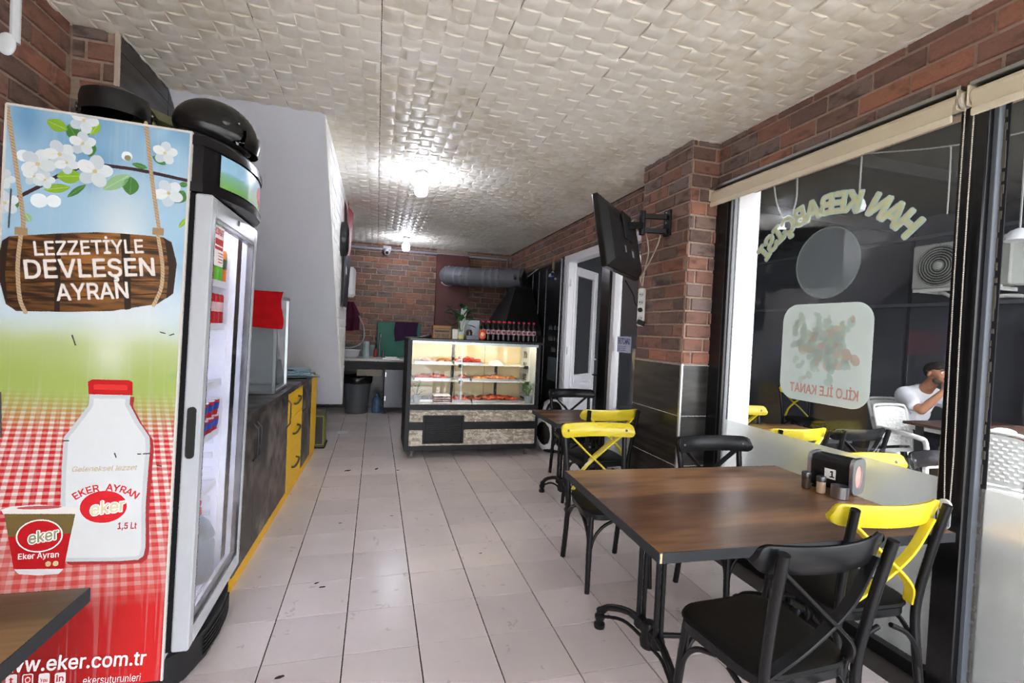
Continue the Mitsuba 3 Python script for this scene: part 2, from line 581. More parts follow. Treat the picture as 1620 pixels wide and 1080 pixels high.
X, Y, Z = (1, 0, 0), (0, 1, 0), (0, 0, 1)
# left wall: brick near the camera, a return, then slate cladding
wall_left = setting('wall_left', cat(bx(XL - 0.2, XL, YF, 3.0, 0, CEIL), bx(XL - 0.2, -1.345, 3.0, YB, 0, CEIL)), 'mortar')
bricks(wall_left, (XL, 0, 0), Y, Z, X, 1.0, 2.99, 1.3, CEIL, 2.965, 0.06)
bricks(wall_left, (0, 3.0, 0), X, Z, (0, -1, 0), XL + 0.012, -1.352, 1.7, CEIL, 2.965, 0.02)
for j in range(10):
    for k in range(6):
        if 0.6 * k - 0.16 > CEIL:
            continue
        wall_left.part('slate_tile', bx(-1.345, -1.336, 3.004 + 0.6 * j, 3.6 + 0.6 * j - 0.004 if j < 9 else YB, 0.6 * k - 0.16, min(0.6 * k + 0.436, CEIL)), 'slate', smooth=False)
wall_left.part('corner_trim', bx(-1.357, -1.333, 2.988, 3.004, 0, CEIL, 0.003), 'vc', '#b9a79a')

# back wall: brick above a dark splash band, a brown boxed pipe chase
wall_back = setting('wall_back', bx(-1.6, 2.9, YB, YB + 0.2, 0, CEIL), 'mortar')
bricks(wall_back, (0, YB, 0), X, Z, (0, -1, 0), -0.75, 1.02, 1.12, CEIL, 2.98, 0.0)
bricks(wall_back, (0, YB, 0), X, Z, (0, -1, 0), 1.60, 2.44, 1.12, CEIL, 2.98, 0.1)
wall_back.part('splash_panel', bx(-1.3, 2.44, YB - 0.012, YB, 0, 1.12), 'slate', smooth=False)
wall_back.part('pipe_chase', bx(1.02, 1.60, YB - 0.16, YB, 0, CEIL - 0.12, 0.004), 'vc', '#5b3230', label='brown painted boxed chase')

# right wall: brick band over the glazing, the pillar, the brick beam over the doors
wall_right = setting('wall_right', cat(bx(XR, XR + 0.25, YF, 3.03, 2.575, CEIL), bx(2.17, XR + 0.25, 3.03, 3.68, 0, CEIL), bx(XD, XR + 0.25, 3.68, YB, 2.52, CEIL)), 'mortar')
bricks(wall_right, (XR, 0, 0), Y, Z, (-1, 0, 0), 0.4, 3.018, 2.59, CEIL, 2.985, 0.08)
bricks(wall_right, (2.17, 0, 0), Y, Z, (-1, 0, 0), 3.032, 3.68, 1.30, CEIL, 2.985, 0.0)
bricks(wall_right, (0, 3.03, 0), X, Z, (0, -1, 0), 2.172, 2.40, 1.30, CEIL, 2.985, 0.04)
bricks(wall_right, (XD, 0, 0), Y, Z, (-1, 0, 0), 3.70, YB - 0.02, 2.53, CEIL, 2.985, 0.05)
zs = [0.0, 0.17, 0.54, 0.91, 1.285]
for a, b in zip(zs[:-1], zs[1:]):
    wall_right.part('slate_tile', bx(2.158, 2.17, 3.03, 3.68, a + 0.002, b - 0.003, 0.0015), 'slate', smooth=False)
    wall_right.part('slate_tile', bx(2.172, 2.43, 3.018, 3.03, a + 0.002, b - 0.003, 0.0015), 'slate', smooth=False)
    wall_right.part('grout_line', cat(bx(2.1565, 2.17, 3.03, 3.68, b - 0.003, b + 0.002), bx(2.16, 2.40, 3.0165, 3.03, b - 0.003, b + 0.002)), 'vc', '#b3aeaa', smooth=False)
wall_right.part('corner_trim', bx(2.152, 2.172, 3.012, 3.032, 0, 1.295, 0.003), 'vmet', '#cfcfd2')

# the stair that slopes down through the room: grey soffit, white side
prof = Polygon([(3.57, CEIL + 0.02), (6.50, 0.50), (6.58, 0.42), (6.75, 0.40), (6.75, CEIL + 0.02)])
side = axes(ext(prof, 0.008), Y, Z, X, (-0.404, 0, 0))
body = axes(ext(prof, 0.94), Y, Z, X, (-1.344, 0, 0))
wall_stair = setting('wall_stair', body, 'soffit')
# the side is whitewashed brickwork
import shapely
wall_stair.part('plaster_base', side, 'whitewall', smooth=False)
row = 0
zz = CEIL
while zz > 0.5:
    za, zb = max(zz - 0.1, 0.45) + 0.006, zz - 0.006
    ya = 3.57 + (CEIL - za) * (6.50 - 3.57) / (CEIL - 0.50) + 0.03
    yy = 6.745
    first = 0.125 if row % 2 else 0.25
    while yy > ya + 0.05:
        y0 = max(yy - first + 0.012, ya)
        first = 0.25
        if yy - y0 > 0.03:
            p, f = brick_mesh(yy - y0, zb - za, 0.004 + rng.uniform(0, 0.004))
            v = np.c_[-0.397 + p[:, 2], y0 + p[:, 0], za + p[:, 1]]
            wall_stair.part('brick', tm(v, f), 'whitewall', smooth=False)
        yy = y0 - 0.012
    zz -= 0.1
    row += 1

# front of the room, behind the camera: a wide shop front with a header
setting('wall_front', cat(bx(XL - 0.2, XR + 0.25, YF - 0.2, YF, 2.75, CEIL), bx(XL - 0.2, XL + 0.05, YF - 0.2, YF, 0, 2.75), bx(XR - 0.05, XR + 0.25, YF - 0.2, YF, 0, 2.75)), 'vc', '#6b6460')

# ---------------------------------------------------------------- the window wall
GX = 2.44


def window(n, y0, y1, label):
    w = setting('window_%d' % n, None, label=label)
    s = tm([(GX, y0, 0.06), (GX, y1, 0.06), (GX, y1, 2.56), (GX, y0, 2.56)], [[0, 1, 2, 3]])
    w.part('pane', s, 'glass', smooth=False)
    w.part('bottom_rail', bx(2.385, 2.47, y0, y1, 0.0, 0.06, 0.004), 'vcg', '#151517')
    w.part('top_rail', bx(2.41, 2.47, y0, y1, 2.53, 2.58, 0.003), 'vcg', '#151517')
    w.part('frosted_film', tm([(GX - 0.004, y0 + 0.003, 0.06), (GX - 0.004, y1 - 0.003, 0.06), (GX - 0.004, y1 - 0.003, 0.915), (GX - 0.004, y0 + 0.003, 0.915)], [[0, 1, 2, 3]]), 'frost', smooth=False, label='frosted lower band')
    return w


w1 = window(1, 1.475, 2.885, 'large shop window with reversed lettering beside the brick pillar')
w1.part('mullion', bx(2.37, 2.49, 1.375, 1.475, 0.0, 2.58, 0.004), 'vcg', '#0c0c0e', label='black mullion')
w1.part('jamb', cat(bx(2.39, 2.49, 2.905, 3.03, 0, 2.58, 0.004), bx(2.40, 2.47, 2.885, 2.905, 0, 2.58, 0.003)), 'vcg', '#111113', label='wide black jamb')
w1.part('grey_bead', bx(2.425, 2.45, 2.876, 2.888, 0.06, 2.5, 0.002), 'vc', '#8b8d90')
w2 = window(2, -1.5, 1.36, 'window pane nearer the camera beyond the black mullion')
w2.part('aluminium_bead', bx(2.40, 2.47, 1.358, 1.376, 0.0, 2.56, 0.002), 'vc', '#565b62')
strip = []
for k in range(46):
    z = 0.1 + k * 0.052
    strip.append(bx(2.432, 2.437, 1.350 + rng.uniform(-0.004, 0.004), 1.358, z, z + rng.uniform(0.02, 0.06)))
w2.part('old_sealant', cat(*strip), 'vcm', '#5a564f', smooth=False, kind='stuff')
w2.part('inner_bead', bx(2.437, 2.442, 1.340, 1.360, 0.06, 2.55), 'vcm', '#27272a', smooth=False)

# ---------------------------------------------------------------- glazed front further back: fixed panes, door, dark glass
fr = '#d9d8dc'
w3 = setting('window_3', None, label='white framed fixed window behind the pillar')
w3.part('pane', tm([(XD + 0.05, 3.68, 0.62), (XD + 0.05, 4.66, 0.62), (XD + 0.05, 4.66, 2.4), (XD + 0.05, 3.68, 2.4)], [[0, 1, 2, 3]]), 'glass', smooth=False)
w3.part('frosted_film', tm([(XD + 0.046, 3.68, 0.1), (XD + 0.046, 4.66, 0.1), (XD + 0.046, 4.66, 0.70), (XD + 0.046, 3.68, 0.70)], [[0, 1, 2, 3]]), 'frost', smooth=False)
w3.part('frame', cat(bx(XD, XD + 0.09, 4.66, 4.73, 0, 2.52, 0.004), bx(XD, XD + 0.09, 3.68, 4.73, 2.42, 2.52, 0.004), bx(XD + 0.02, XD + 0.09, 3.68, 4.66, 0, 0.1, 0.004)), 'vcg', fr)
w3.part('post', bx(XD - 0.03, XD + 0.1, 4.73, 4.93, 0, 2.52, 0.004), 'vcg', '#101012', label='black post')
d1 = setting('door_1', None, label='white half-glazed door standing open outwards')
d1.part('frame', cat(bx(XD - 0.02, XD + 0.1, 5.93, 6.10, 0, 2.5, 0.005), bx(XD - 0.02, XD + 0.1, 4.93, 6.10, 2.42, 2.52, 0.005), bx(XD + 0.06, XD + 0.1, 4.93, 4.965, 0, 2.42, 0.004)), 'vcg', fr)
d1.part('frame_bead', cat(bx(XD - 0.032, XD - 0.02, 5.95, 5.965, 0, 2.4), bx(XD - 0.032, XD - 0.02, 6.03, 6.045, 0, 2.4)), 'vcg', '#c6c5ca')
LM = T4().translate([XD + 0.07, 5.92, 0.02]).rotate([0, 0, 1], 41)
leaf = d1.part('leaf', cat(bx(0, 0.11, 0, 0.05, 0, 2.36, 0.006), bx(0.67, 0.78, 0, 0.05, 0, 2.36, 0.006), bx(0.11, 0.67, 0, 0.05, 2.24, 2.36, 0.006), bx(0.11, 0.67, 0, 0.05, 0, 0.1, 0.006),
                           bx(0.11, 0.67, 0, 0.05, 0.78, 0.9, 0.006), bx(0.11, 0.67, 0.015, 0.035, 0.1, 0.78)), 'vcg', '#e2e1e6')
scene[leaf.key]['to_world'] = LM
for nm, ms, mt, cl in (('leaf_pane', tm([(0.11, 0.025, 0.9), (0.67, 0.025, 0.9), (0.67, 0.025, 2.24), (0.11, 0.025, 2.24)], [[0, 1, 2, 3]]), 'glass', None),
                       ('handle', cat(bx(0.70, 0.73, -0.012, 0, 1.0, 1.2, 0.004), tube([(0.715, -0.01, 1.1), (0.715, -0.05, 1.1), (0.60, -0.05, 1.1)], 0.009, 8)), 'vcg', '#d5d5d8')):
    q = leaf.part(nm, ms, mt, cl, smooth=False if cl is None else 30)
    scene[q.key]['to_world'] = LM
d1.part('latch', cat(bx(XD + 0.045, XD + 0.06, 4.94, 4.96, 0.9, 1.3, 0.003), tube([(XD + 0.02, 4.95, 1.02), (XD - 0.04, 4.95, 1.02), (XD - 0.04, 5.02, 1.02)], 0.008, 8)), 'vcg', '#141416')
d1.part('hinge', cat(*[tube([(XD + 0.01, 5.925, z), (XD + 0.01, 5.925, z + 0.1)], 0.011, 8) for z in (0.3, 1.2, 2.1)]), 'vcg', '#c9c9cc')
w4 = setting('window_4', None, label='dark glass front beside the kitchen')
w4.part('dark_panel', bx(XD + 0.04, XD + 0.06, 6.16, YB, 0, 2.5), 'vcg', '#16181a', smooth=False)
w4.part('post', cat(bx(XD - 0.03, XD + 0.06, 6.10, 6.20, 0, 2.52, 0.003)), 'vcg', '#18191b')
w4.part('bright_edge', tube([(XD - 0.036, 6.15, 0), (XD - 0.036, 6.15, 2.5)], 0.012, 8), 'vmet', '#8d9096')
for y in (6.95, 7.30, 7.62):
    w4.part('seam', bx(XD + 0.036, XD + 0.041, y, y + 0.012, 0.4, 2.45), 'vmet', '#9a9da2', smooth=False)
for z, ws in ((1.52, (0.1, 0.12, 0.16)), (1.36, (0.12, 0.07, 0.2)), (1.2, (0.08, 0.22))):
    y = 6.32
    for w in ws:
        w4.part('faded_lettering', cat(*[bx(XD + 0.037, XD + 0.04, y + a * 0.032, y + a * 0.032 + 0.02, z, z + 0.05 + 0.02 * ((a * 3) % 2)) for a in range(max(2, int(w / 0.032)))]), 'vc', '#5d666a', smooth=False)
        y += w + 0.03
w4.part('paper_notice', bx(XD + 0.034, XD + 0.039, 6.34, 6.72, 0.78, 1.12), 'vc', '#566064', smooth=False)

# service pipe along the back wall and a dust line
wall_back.part('conduit', cat(tube([(-0.62, YB - 0.03, 2.83), (1.0, YB - 0.03, 2.83), (2.44, YB - 0.03, 2.83)], 0.022, 10)), 'vc', '#9c9aa2')
# ---------------------------------------------------------------- bentwood cross-back chairs
BLK, SEATC, YEL = '#141416', '#0d0d0e', '#d6c02e'
AC = {BLK: ('black', None), YEL: ('vcg', YEL)}


def seat_outline(g=0.0):
    return Polygon([(-0.19 - g, -0.205 - g), (0.19 + g, -0.205 - g), (0.225 + g, 0.2 + g), (-0.225 - g, 0.2 + g)]).buffer(-0.10).buffer(0.10, quad_segs=8)


def chair_parts(t, accent):
    pad = []
    for g, z in ((0.0, 0.452), (0.004, 0.460), (0.0, 0.470), (-0.02, 0.476), (-0.06, 0.478)):
        c = np.array(seat_outline(g).exterior.coords)[:-1]
        pad.append((c, z))
    n = min(len(c) for c, _ in pad)
    rings = []
    for c, z in pad:
        ls = LineString(np.vstack([c, c[:1]]))
        rings.append(np.array([[*ls.interpolate(s, normalized=True).coords[0], z] for s in np.linspace(0, 1, 72, endpoint=False)]))
    v = np.vstack(rings + [np.array([[0, 0, 0.478], [0, 0, 0.452]])])
    f = []
    for r in range(len(rings) - 1):
        for j in range(72):
            a, b = r * 72 + j, r * 72 + (j + 1) % 72
            f += [[a, b, b + 72], [a, b + 72, a + 72]]
    L = (len(rings) - 1) * 72
    for j in range(72):
        f += [[L + j, L + (j + 1) % 72, len(v) - 2], [(j + 1) % 72, j, len(v) - 1]]
    s = t.part('seat', tm(v, f), 'leather', smooth=40)
    s.part('seat_frame', mv(ext(seat_outline(-0.004), 0.035), 0, 0, 0.419), 'black', smooth=40)
    for sx in (-1, 1):
        post = bez([(sx * 0.185, -0.265, 0.0), (sx * 0.185, -0.225, 0.25), (sx * 0.19, -0.205, 0.45), (sx * 0.205, -0.235, 0.68), (sx * 0.218, -0.275, 0.885)], 6)
        t.part('back_post', sweep(post, circ(0.0165, 10)), 'black', smooth=50)
        t.part('leg', tube([(sx * 0.178, 0.155, 0.43), (sx * 0.19, 0.175, 0.2), (sx * 0.196, 0.19, 0.0)], 0.0165, 10, taper=(1.05, 1, 0.85)), 'black', smooth=50)
    # curved top slat, bowed backwards, on the sitter's side of the posts
    e_ = 0.218 + 0.037 * np.sin(np.linspace(0.1, 1, 12) * np.pi / 2)
    xs = np.concatenate([-e_[::-1], np.linspace(-0.218, 0.218, 21), e_])
    yy = -0.205 - 0.062 * (1 - (xs / 0.255) ** 2)
    out, inn = [], []
    hh = 0.044 * (0.22 + 0.78 * np.sqrt(np.clip(1 - (np.maximum(np.abs(xs) - 0.218, 0) / 0.0371) ** 2, 0.0, 1)))
    ring = []
    for x, y, h in zip(xs, yy, hh):
        tilt = 0.010
        ring.append([(x, y - 0.009 - tilt, 0.847 + h), (x, y + 0.009 - tilt, 0.847 + h), (x, y + 0.011, 0.847), (x, y + 0.009 + tilt, 0.847 - h), (x, y - 0.009 + tilt, 0.847 - h), (x, y - 0.011, 0.847)])
    k = 6
    v = np.array(ring).reshape(-1, 3)
    f = []
    for i in range(len(xs) - 1):
        for j in range(k):
            a, b = i * k + j, i * k + (j + 1) % k
            f += [[a, b + k, b], [a, a + k, b + k]]
    for e, flip in ((0, False), ((len(xs) - 1) * k, True)):
        for j in range(1, k - 1):
            tri = [e, e + j, e + j + 1]
            f.append(tri[::-1] if flip else tri)
    sl = t.part('back_slat', tm(v, f), *AC[accent], smooth=60, label='yellow curved back slat' if accent == YEL else None)
    for sx in (-1, 1):
        t_ = mv(rot(lathe([(0.008, 0), (0.008, 0.003), (0.004, 0.006)], 10), -90, (1, 0, 0)), sx * 0.205, -0.217, 0.847)
        sl.part('bolt', t_, 'vmet', '#77777a', smooth=40)
        up = bez([(sx * 0.19, -0.238, 0.82), (sx * 0.06, -0.262, 0.70), (-sx * 0.07, -0.245 if sx > 0 else -0.258, 0.585), (-sx * 0.165, -0.192, 0.47)], 6)
        t.part('cross_bar', sweep(up, rectp(0.011, 0.038, 0.003), up=(0, 1, 0)), *AC[accent], smooth=35, label='yellow crossed back bar' if accent == YEL else None)
    for a, b in (((-1, 1), (1, 1)), ((-1, -1), (-1, 1)), ((1, -1), (1, 1)), ((-1, -1), (1, -1))):
        pa = np.array([a[0] * 0.188, (0.172 if a[1] > 0 else -0.235), 0.2])
        pb = np.array([b[0] * 0.188, (0.172 if b[1] > 0 else -0.235), 0.2])
        for p, q in ((pa, pb), (pb, pa)):
            d = q - p
            path = bez([p, p + d * 0.06 + [0, 0, 0.1], p + d * 0.2 + [0, 0, 0.17], p + d * 0.42 + [0, 0, 0.212]], 5)
            t.part('brace', sweep(path, circ(0.0095, 8)), 'black', smooth=50)


GROUP_C = 'cross-back dining chairs'
c_y = thing('dining_chair', 'yellow-backed chair at the far side of the front table, left of the slate-clad pillar', 'chair', place(1.42, 2.64, 0, 177))
chair_parts(c_y, YEL)
c_k = thing('dining_chair', 'black cross-back chair nearest the camera at the near side of the front table', 'chair', place(1.335, 1.345, 0, 2))
chair_parts(c_k, BLK)
clone(c_y, 'yellow-backed black chair at the near right of the front table beside the black window mullion', place(1.935, 1.575, 0, -3))
clone(c_k, 'black chair at the far side of the front table before the slate-clad pillar', place(1.99, 2.21, 0, 179))
clone(c_y, 'yellow-backed chair at the near side of the small table further back', place(1.82, 3.66, 0, 2))
clone(c_k, 'black cross-back chair at the far side of the small table by the white door', place(2.0, 4.44, 0, 178))


# ---------------------------------------------------------------- cast iron tables
def pedestal(t, x, span):
    """Two pairs of thin columns on a cast hub with two arched feet."""
    for y in (-0.075, 0.075):
        for dx in (-0.013, 0.013):
            t.part('column', tube([(x + dx, y, 0.16), (x + dx, y, 0.705)], 0.011, 10), 'black', smooth=50)
    hub = cat(lathe([(0.02, 0.08), (0.035, 0.09), (0.04, 0.12), (0.03, 0.16), (0.034, 0.185), (0.026, 0.2)], 16), *[mv(lathe([(0.022, 0.13), (0.03, 0.14), (0.03, 0.165), (0.024, 0.18)], 14), 0, y, 0) for y in (-0.075, 0.075)],
              bx(-0.018, 0.018, -0.075, 0.075, 0.13, 0.17, 0.005))
    t.part('hub', mv(hub, x), 'black', smooth=40)
    for s in (-1, 1):
        for lean in (-1,):
            e = np.array([x + 0.10 * lean * (1 if s > 0 else 0.35), s * span, 0.0])
            ft = cat(tube([(x, s * 0.03, 0.165), (x + (e[0] - x) * 0.35, s * span * 0.42, 0.175), (x + (e[0] - x) * 0.8, s * span * 0.82, 0.13), (e[0], s * span, 0.075)], 0.016, 10, smooth=6, taper=(1.3, 1.0, 1.0, 1.2)),
                     tube([(x, s * 0.04, 0.10), (x + (e[0] - x) * 0.5, s * span * 0.5, 0.12), (e[0], s * span * 0.92, 0.07)], 0.008, 8, smooth=5),
                     mv(lathe([(0.026, 0), (0.028, 0.02), (0.016, 0.03), (0.024, 0.045), (0.026, 0.06), (0.014, 0.075), (0.02, 0.09), (0.008, 0.102)], 14), e[0], e[1], 0))
            t.part('foot', ft, 'black', smooth=40)
    t.part('top_plate', bx(x - 0.05, x + 0.05, -0.25, 0.25, 0.70, 0.712, 0.002), 'black')


def table(label, w, d, M, legs, chip=False):
    t = thing('dining_table', label, 'table', M)
    top = Polygon([(-w / 2, -d / 2), (w / 2, -d / 2), (w / 2, d / 2), (-w / 2, d / 2)])
    t.part('tabletop', mv(ext(top.buffer(-0.002), 0.004), 0, 0, 0.746), 'wood', smooth=False)
    core = ext(top.buffer(-0.003), 0.034)
    t.part('core', mv(core, 0, 0, 0.712), 'vcm', '#cdb58c', smooth=False, label='bare chipboard showing at the chipped corner' if chip else None)
    g = 0.014 if chip else 0.0
    e = [bx(-w / 2 + g, w / 2, -d / 2 - 0.001, -d / 2 + 0.004, 0.712, 0.75, 0.001), bx(-w / 2, w / 2, d / 2 - 0.004, d / 2 + 0.001, 0.712, 0.75, 0.001),
         bx(-w / 2 - 0.001, -w / 2 + 0.004, -d / 2, d / 2, 0.712, 0.75, 0.001), bx(w / 2 - 0.004, w / 2 + 0.001, -d / 2, d / 2, 0.712, 0.75, 0.001)]
    t.part('edge_band', cat(*e), 'vc', '#24272b', smooth=False)
    for x, s in legs:
        pedestal(t, x, s)
    if len(legs) > 1:
        xa, xb = legs[0][0], legs[1][0]
        t.part('stretcher', tube([(xa, 0, 0.14), ((xa + xb) / 2, 0, 0.10), (xb, 0, 0.14)], 0.012, 8, smooth=8), 'black', smooth=50)
    return t


table('large dark wood table with black edge and a napkin box, beside the shop window', 1.32, 0.95, place(1.63, 1.838, 0, -2.6), [(-0.40, 0.30), (0.40, 0.30)], True)
table('small dark wood table further back between a yellow and a black chair', 0.72, 0.66, place(1.79, 3.90, 0, -1), [(-0.16, 0.24), (0.16, 0.24)])
table('dark wood table whose corner juts in front of the tall drinks fridge', 0.80, 0.62, place(-1.11, 1.20, 0, -2), [(0.0, 0.24)])

# ---------------------------------------------------------------- on the front table
# napkin dispenser: black box, chrome rounded end plates with an oval opening
DM = place(2.265, 1.86, 0.752, 197).scale(1.2)
nb = thing('napkin_dispenser', 'black and chrome napkin dispenser with oval end opening on the front table', 'napkin dispenser', DM)
pr_ = sbox(-0.05, 0.008, 0.05, 0.142).buffer(-0.022).buffer(0.022, quad_segs=5)
nb.part('body', axes(ext(pr_, 0.145), X, Z, Y, (0, -0.0725, 0)), 'vcg', '#101012', smooth=35)
hole = affinity.scale(Point(0, 0.075).buffer(1, quad_segs=12), 0.033, 0.048)
for s in (-1, 1):
    pl = nb.part('end_plate', axes(ext(sbox(-0.056, 0.003, 0.056, 0.148).buffer(-0.03).buffer(0.03, quad_segs=6).difference(hole), 0.014), X, Z, Y, (0, s * 0.0795 - 0.007, 0)), 'vmet', '#c9ccd0', smooth=30)
    pl.part('napkins', axes(ext(hole.buffer(-0.001), 0.006), X, Z, Y, (0, s * 0.078 - 0.003, 0)), 'vcm', '#e3b3a8', smooth=False)
nb.part('number_label', bx(0.0503, 0.0512, -0.02, 0.022, 0.05, 0.092), 'vc', '#e8e6e2', smooth=False)
nb.part('number', axes(text_xy('1', 0.026, True, 0.0006), Y, Z, X, (0.0511, -0.004, 0.058)), 'vc', '#151515', smooth=False)
nb.part('foot', cat(*[mv(bx(-0.008, 0.008, -0.008, 0.008, 0, 0.008), sx * 0.04, sy * 0.06, 0) for sx in (-1, 1) for sy in (-1, 1)]), 'vcm', '#1a1a1a')


def shaker(label, x, y, cont, contz):
    t = thing('shaker', label, 'shaker', place(x, y, 0.751))
    t.part('jar', lathe([(0.016, 0), (0.02, 0.003), (0.02, 0.058), (0.018, 0.062)], 20), 'vcg', cont, smooth=40)
    t.part('lid', lathe([(0.0215, 0.058), (0.022, 0.06), (0.022, 0.078), (0.018, 0.084), (0.0, 0.085)], 20), 'vmet', '#6f6f72', smooth=40)


shaker('dark spice shaker with steel lid, left of the pair before the napkin box', 2.125, 1.90, '#4a3c34', 0.03)
shaker('pale salt shaker with steel lid beside the round steel cup', 2.135, 1.825, '#c6ab8d', 0.04)
solo('toothpick_cup', 'brushed steel cylindrical cup in front of the napkin dispenser', 'cup', lathe([(0.036, 0), (0.038, 0.002), (0.038, 0.058), (0.0355, 0.058), (0.0355, 0.006), (0.0, 0.006)], 28), 'vmet', '#a2a2a6', 40, place(2.165, 1.75, 0.751))
# ---------------------------------------------------------------- the tall drinks fridge; local x from the panel's right edge, y into the room, z up
TH = math.degrees(math.atan2(0.044, 2.113))
FM = T4().translate([-0.743, 2.1, 0.07]).rotate([0, 1, 0], TH).translate([0, 0, -0.07])
fg = thing('drinks_fridge', 'tall glass-door drinks fridge with a printed dairy advert on its side', 'fridge', FM)
FW, FD, FH = 0.56, 0.72, 2.172
sp = bx(-FW, 0, -0.004, 0.012, 0.07, FH, 0.002)
pan = fg.part('side_panel', sp, 'art', uv=np.c_[sp.vertices[:, 0], sp.vertices[:, 2]], label='side panel printed with blossom, barrel, bottle and cup')
fg.part('panel_edge', cat(bx(-0.004, 0.003, -0.006, 0.012, 0.07, FH + 0.003), bx(-FW, 0.003, -0.006, 0.012, FH - 0.004, FH + 0.004), bx(-FW - 0.003, -FW + 0.004, -0.006, 0.012, 0.07, FH)), 'vc', '#c9c5bf', smooth=False)
fg.part('cabinet', cat(bx(-FW, -0.5, 0.012, FD, 0.1, 1.98), bx(-FW, 0.0, FD - 0.03, FD, 0.1, FH), bx(-FW, 0.0, 0.012, FD, 1.93, 1.98), bx(-FW, 0.0, 0.012, 0.04, 0.1, 1.98), bx(-FW, 0.0, 0.012, FD, 0.1, 0.16), bx(-FW, -0.02, 0.012, FD, 1.98, FH - 0.03, 0.01)), 'vc', '#d9dade', smooth=False)
fg.part('inner_wall', cat(bx(-0.5, -0.495, 0.04, FD - 0.03, 0.16, 1.93), bx(-0.495, -0.03, FD - 0.034, FD - 0.03, 0.16, 1.93), bx(-0.495, -0.03, 0.04, 0.044, 0.16, 1.93), bx(-0.495, -0.03, 0.04, FD - 0.03, 0.16, 0.165)), 'vc', '#e4e6ee', smooth=False)
for z in np.arange(0.3, 1.0, 0.075):
    fg.part('wall_ridge', bx(-0.4, -0.06, FD - 0.042, FD - 0.034, z, z + 0.03, 0.003), 'vc', '#d8dbe2')
# canopy with its curved lit sign
cp = Polygon([(-0.03, 0.0), (0.045, 0.0), (0.092, 0.08), (0.135, 0.2), (0.152, 0.36), (0.135, 0.52), (0.092, 0.64), (0.045, FD), (-0.03, FD)])
cn = fg.part('canopy', cat(mv(ext(cp, 0.035), 0, 0, 1.955), mv(ext(cp.buffer(-0.012), 0.16), 0, 0, 1.985), mv(ext(cp, 0.035), 0, 0, FH - 0.04)), 'vcg', '#131316', smooth=40)
arc = bez([(0.081, 0.075), (0.127, 0.2), (0.1435, 0.36), (0.127, 0.52), (0.081, 0.645)], 8)
v, f, col = [], [], []
zs_ = np.linspace(2.0, FH - 0.045, 8)
for i, (x, y) in enumerate(arc):
    for z in zs_:
        v.append((x, y, z))
        s, tz = i / (len(arc) - 1), (z - zs_[0]) / (zs_[-1] - zs_[0])
        c = lin('#8fc2e0') * tz + lin('#79b04a') * (1 - tz) if tz < 0.5 else lin('#9cc9e4')
        if 0.35 < s < 0.6:
            c = 0.5 * c + 0.5 * lin('#e4f0f2')
        if (s - 0.66) ** 2 / 0.014 + (tz - 0.5) ** 2 / 0.13 < 1:
            c = lin('#c8283a') if tz < 0.4 else lin('#d8808c')
        col.append(c)
nz = len(zs_)
for i in range(len(arc) - 1):
    for j in range(nz - 1):
        a = i * nz + j
        f.append([a, a + nz, a + nz + 1, a + 1])
cn.part('sign', tm(v, f), 'vcg', np.array(col), smooth=True, label='curved sign with sky, grass and a red oval')
# door
dx0, dx1 = 0.022, 0.082
dr_ = fg.part('door', cat(bx(dx0, dx1, 0.0, 0.05, 0.17, 1.95, 0.006), bx(dx0, dx1, FD - 0.045, FD, 0.17, 1.95, 0.006), bx(dx0, dx1, 0.05, FD - 0.045, 1.87, 1.95, 0.006), bx(dx0, dx1, 0.05, FD - 0.045, 0.17, 0.245, 0.006)), 'vcg', '#aeb1b6', label='grey framed glass door')
dr_.part('inner_frame', cat(bx(0.05, dx1 - 0.003, 0.049, 0.060, 0.24, 1.872), bx(0.05, dx1 - 0.003, FD - 0.056, FD - 0.044, 0.24, 1.872), bx(0.05, dx1 - 0.003, 0.06, FD - 0.056, 1.858, 1.872), bx(0.05, dx1 - 0.003, 0.06, FD - 0.056, 0.243, 0.258)), 'vcg', '#15161a', smooth=False)
dr_.part('glass', tm([(0.074, 0.058, 0.255), (0.074, FD - 0.054, 0.255), (0.074, FD - 0.054, 1.86), (0.074, 0.058, 1.86)], [[0, 1, 2, 3]]), 'glass', smooth=False)
hd = sbox(0.026, 0.93, 0.058, 1.13).buffer(-0.012).buffer(0.012)
hp = Polygon(affinity.translate(sbox(0.021, 0.93, 0.051, 1.13).buffer(-0.0145).buffer(0.0145), 0, 0))
dr_.part('handle', axes(ext(hp, 0.01), X, Z, (0, -1, 0), (0.0155, 0.004, 0)), 'vc', '#0b0b0c', label='black recessed grip')
dr_.part('lock', mv(axes(lathe([(0.011, 0), (0.011, 0.005), (0.0, 0.006)], 14), Y, Z, X), dx1, 0.36, 1.912), 'vmet', '#8a8a8c')
fg.part('gasket', cat(bx(0.003, dx0, 0.006, FD - 0.004, 0.17, 0.2), bx(0.003, dx0, 0.006, FD - 0.004, 1.9, 1.95), bx(0.003, dx0, 0.006, 0.03, 0.2, 1.9), bx(0.003, dx0, FD - 0.03, FD - 0.004, 0.2, 1.9)), 'vcm', '#141416', smooth=False)
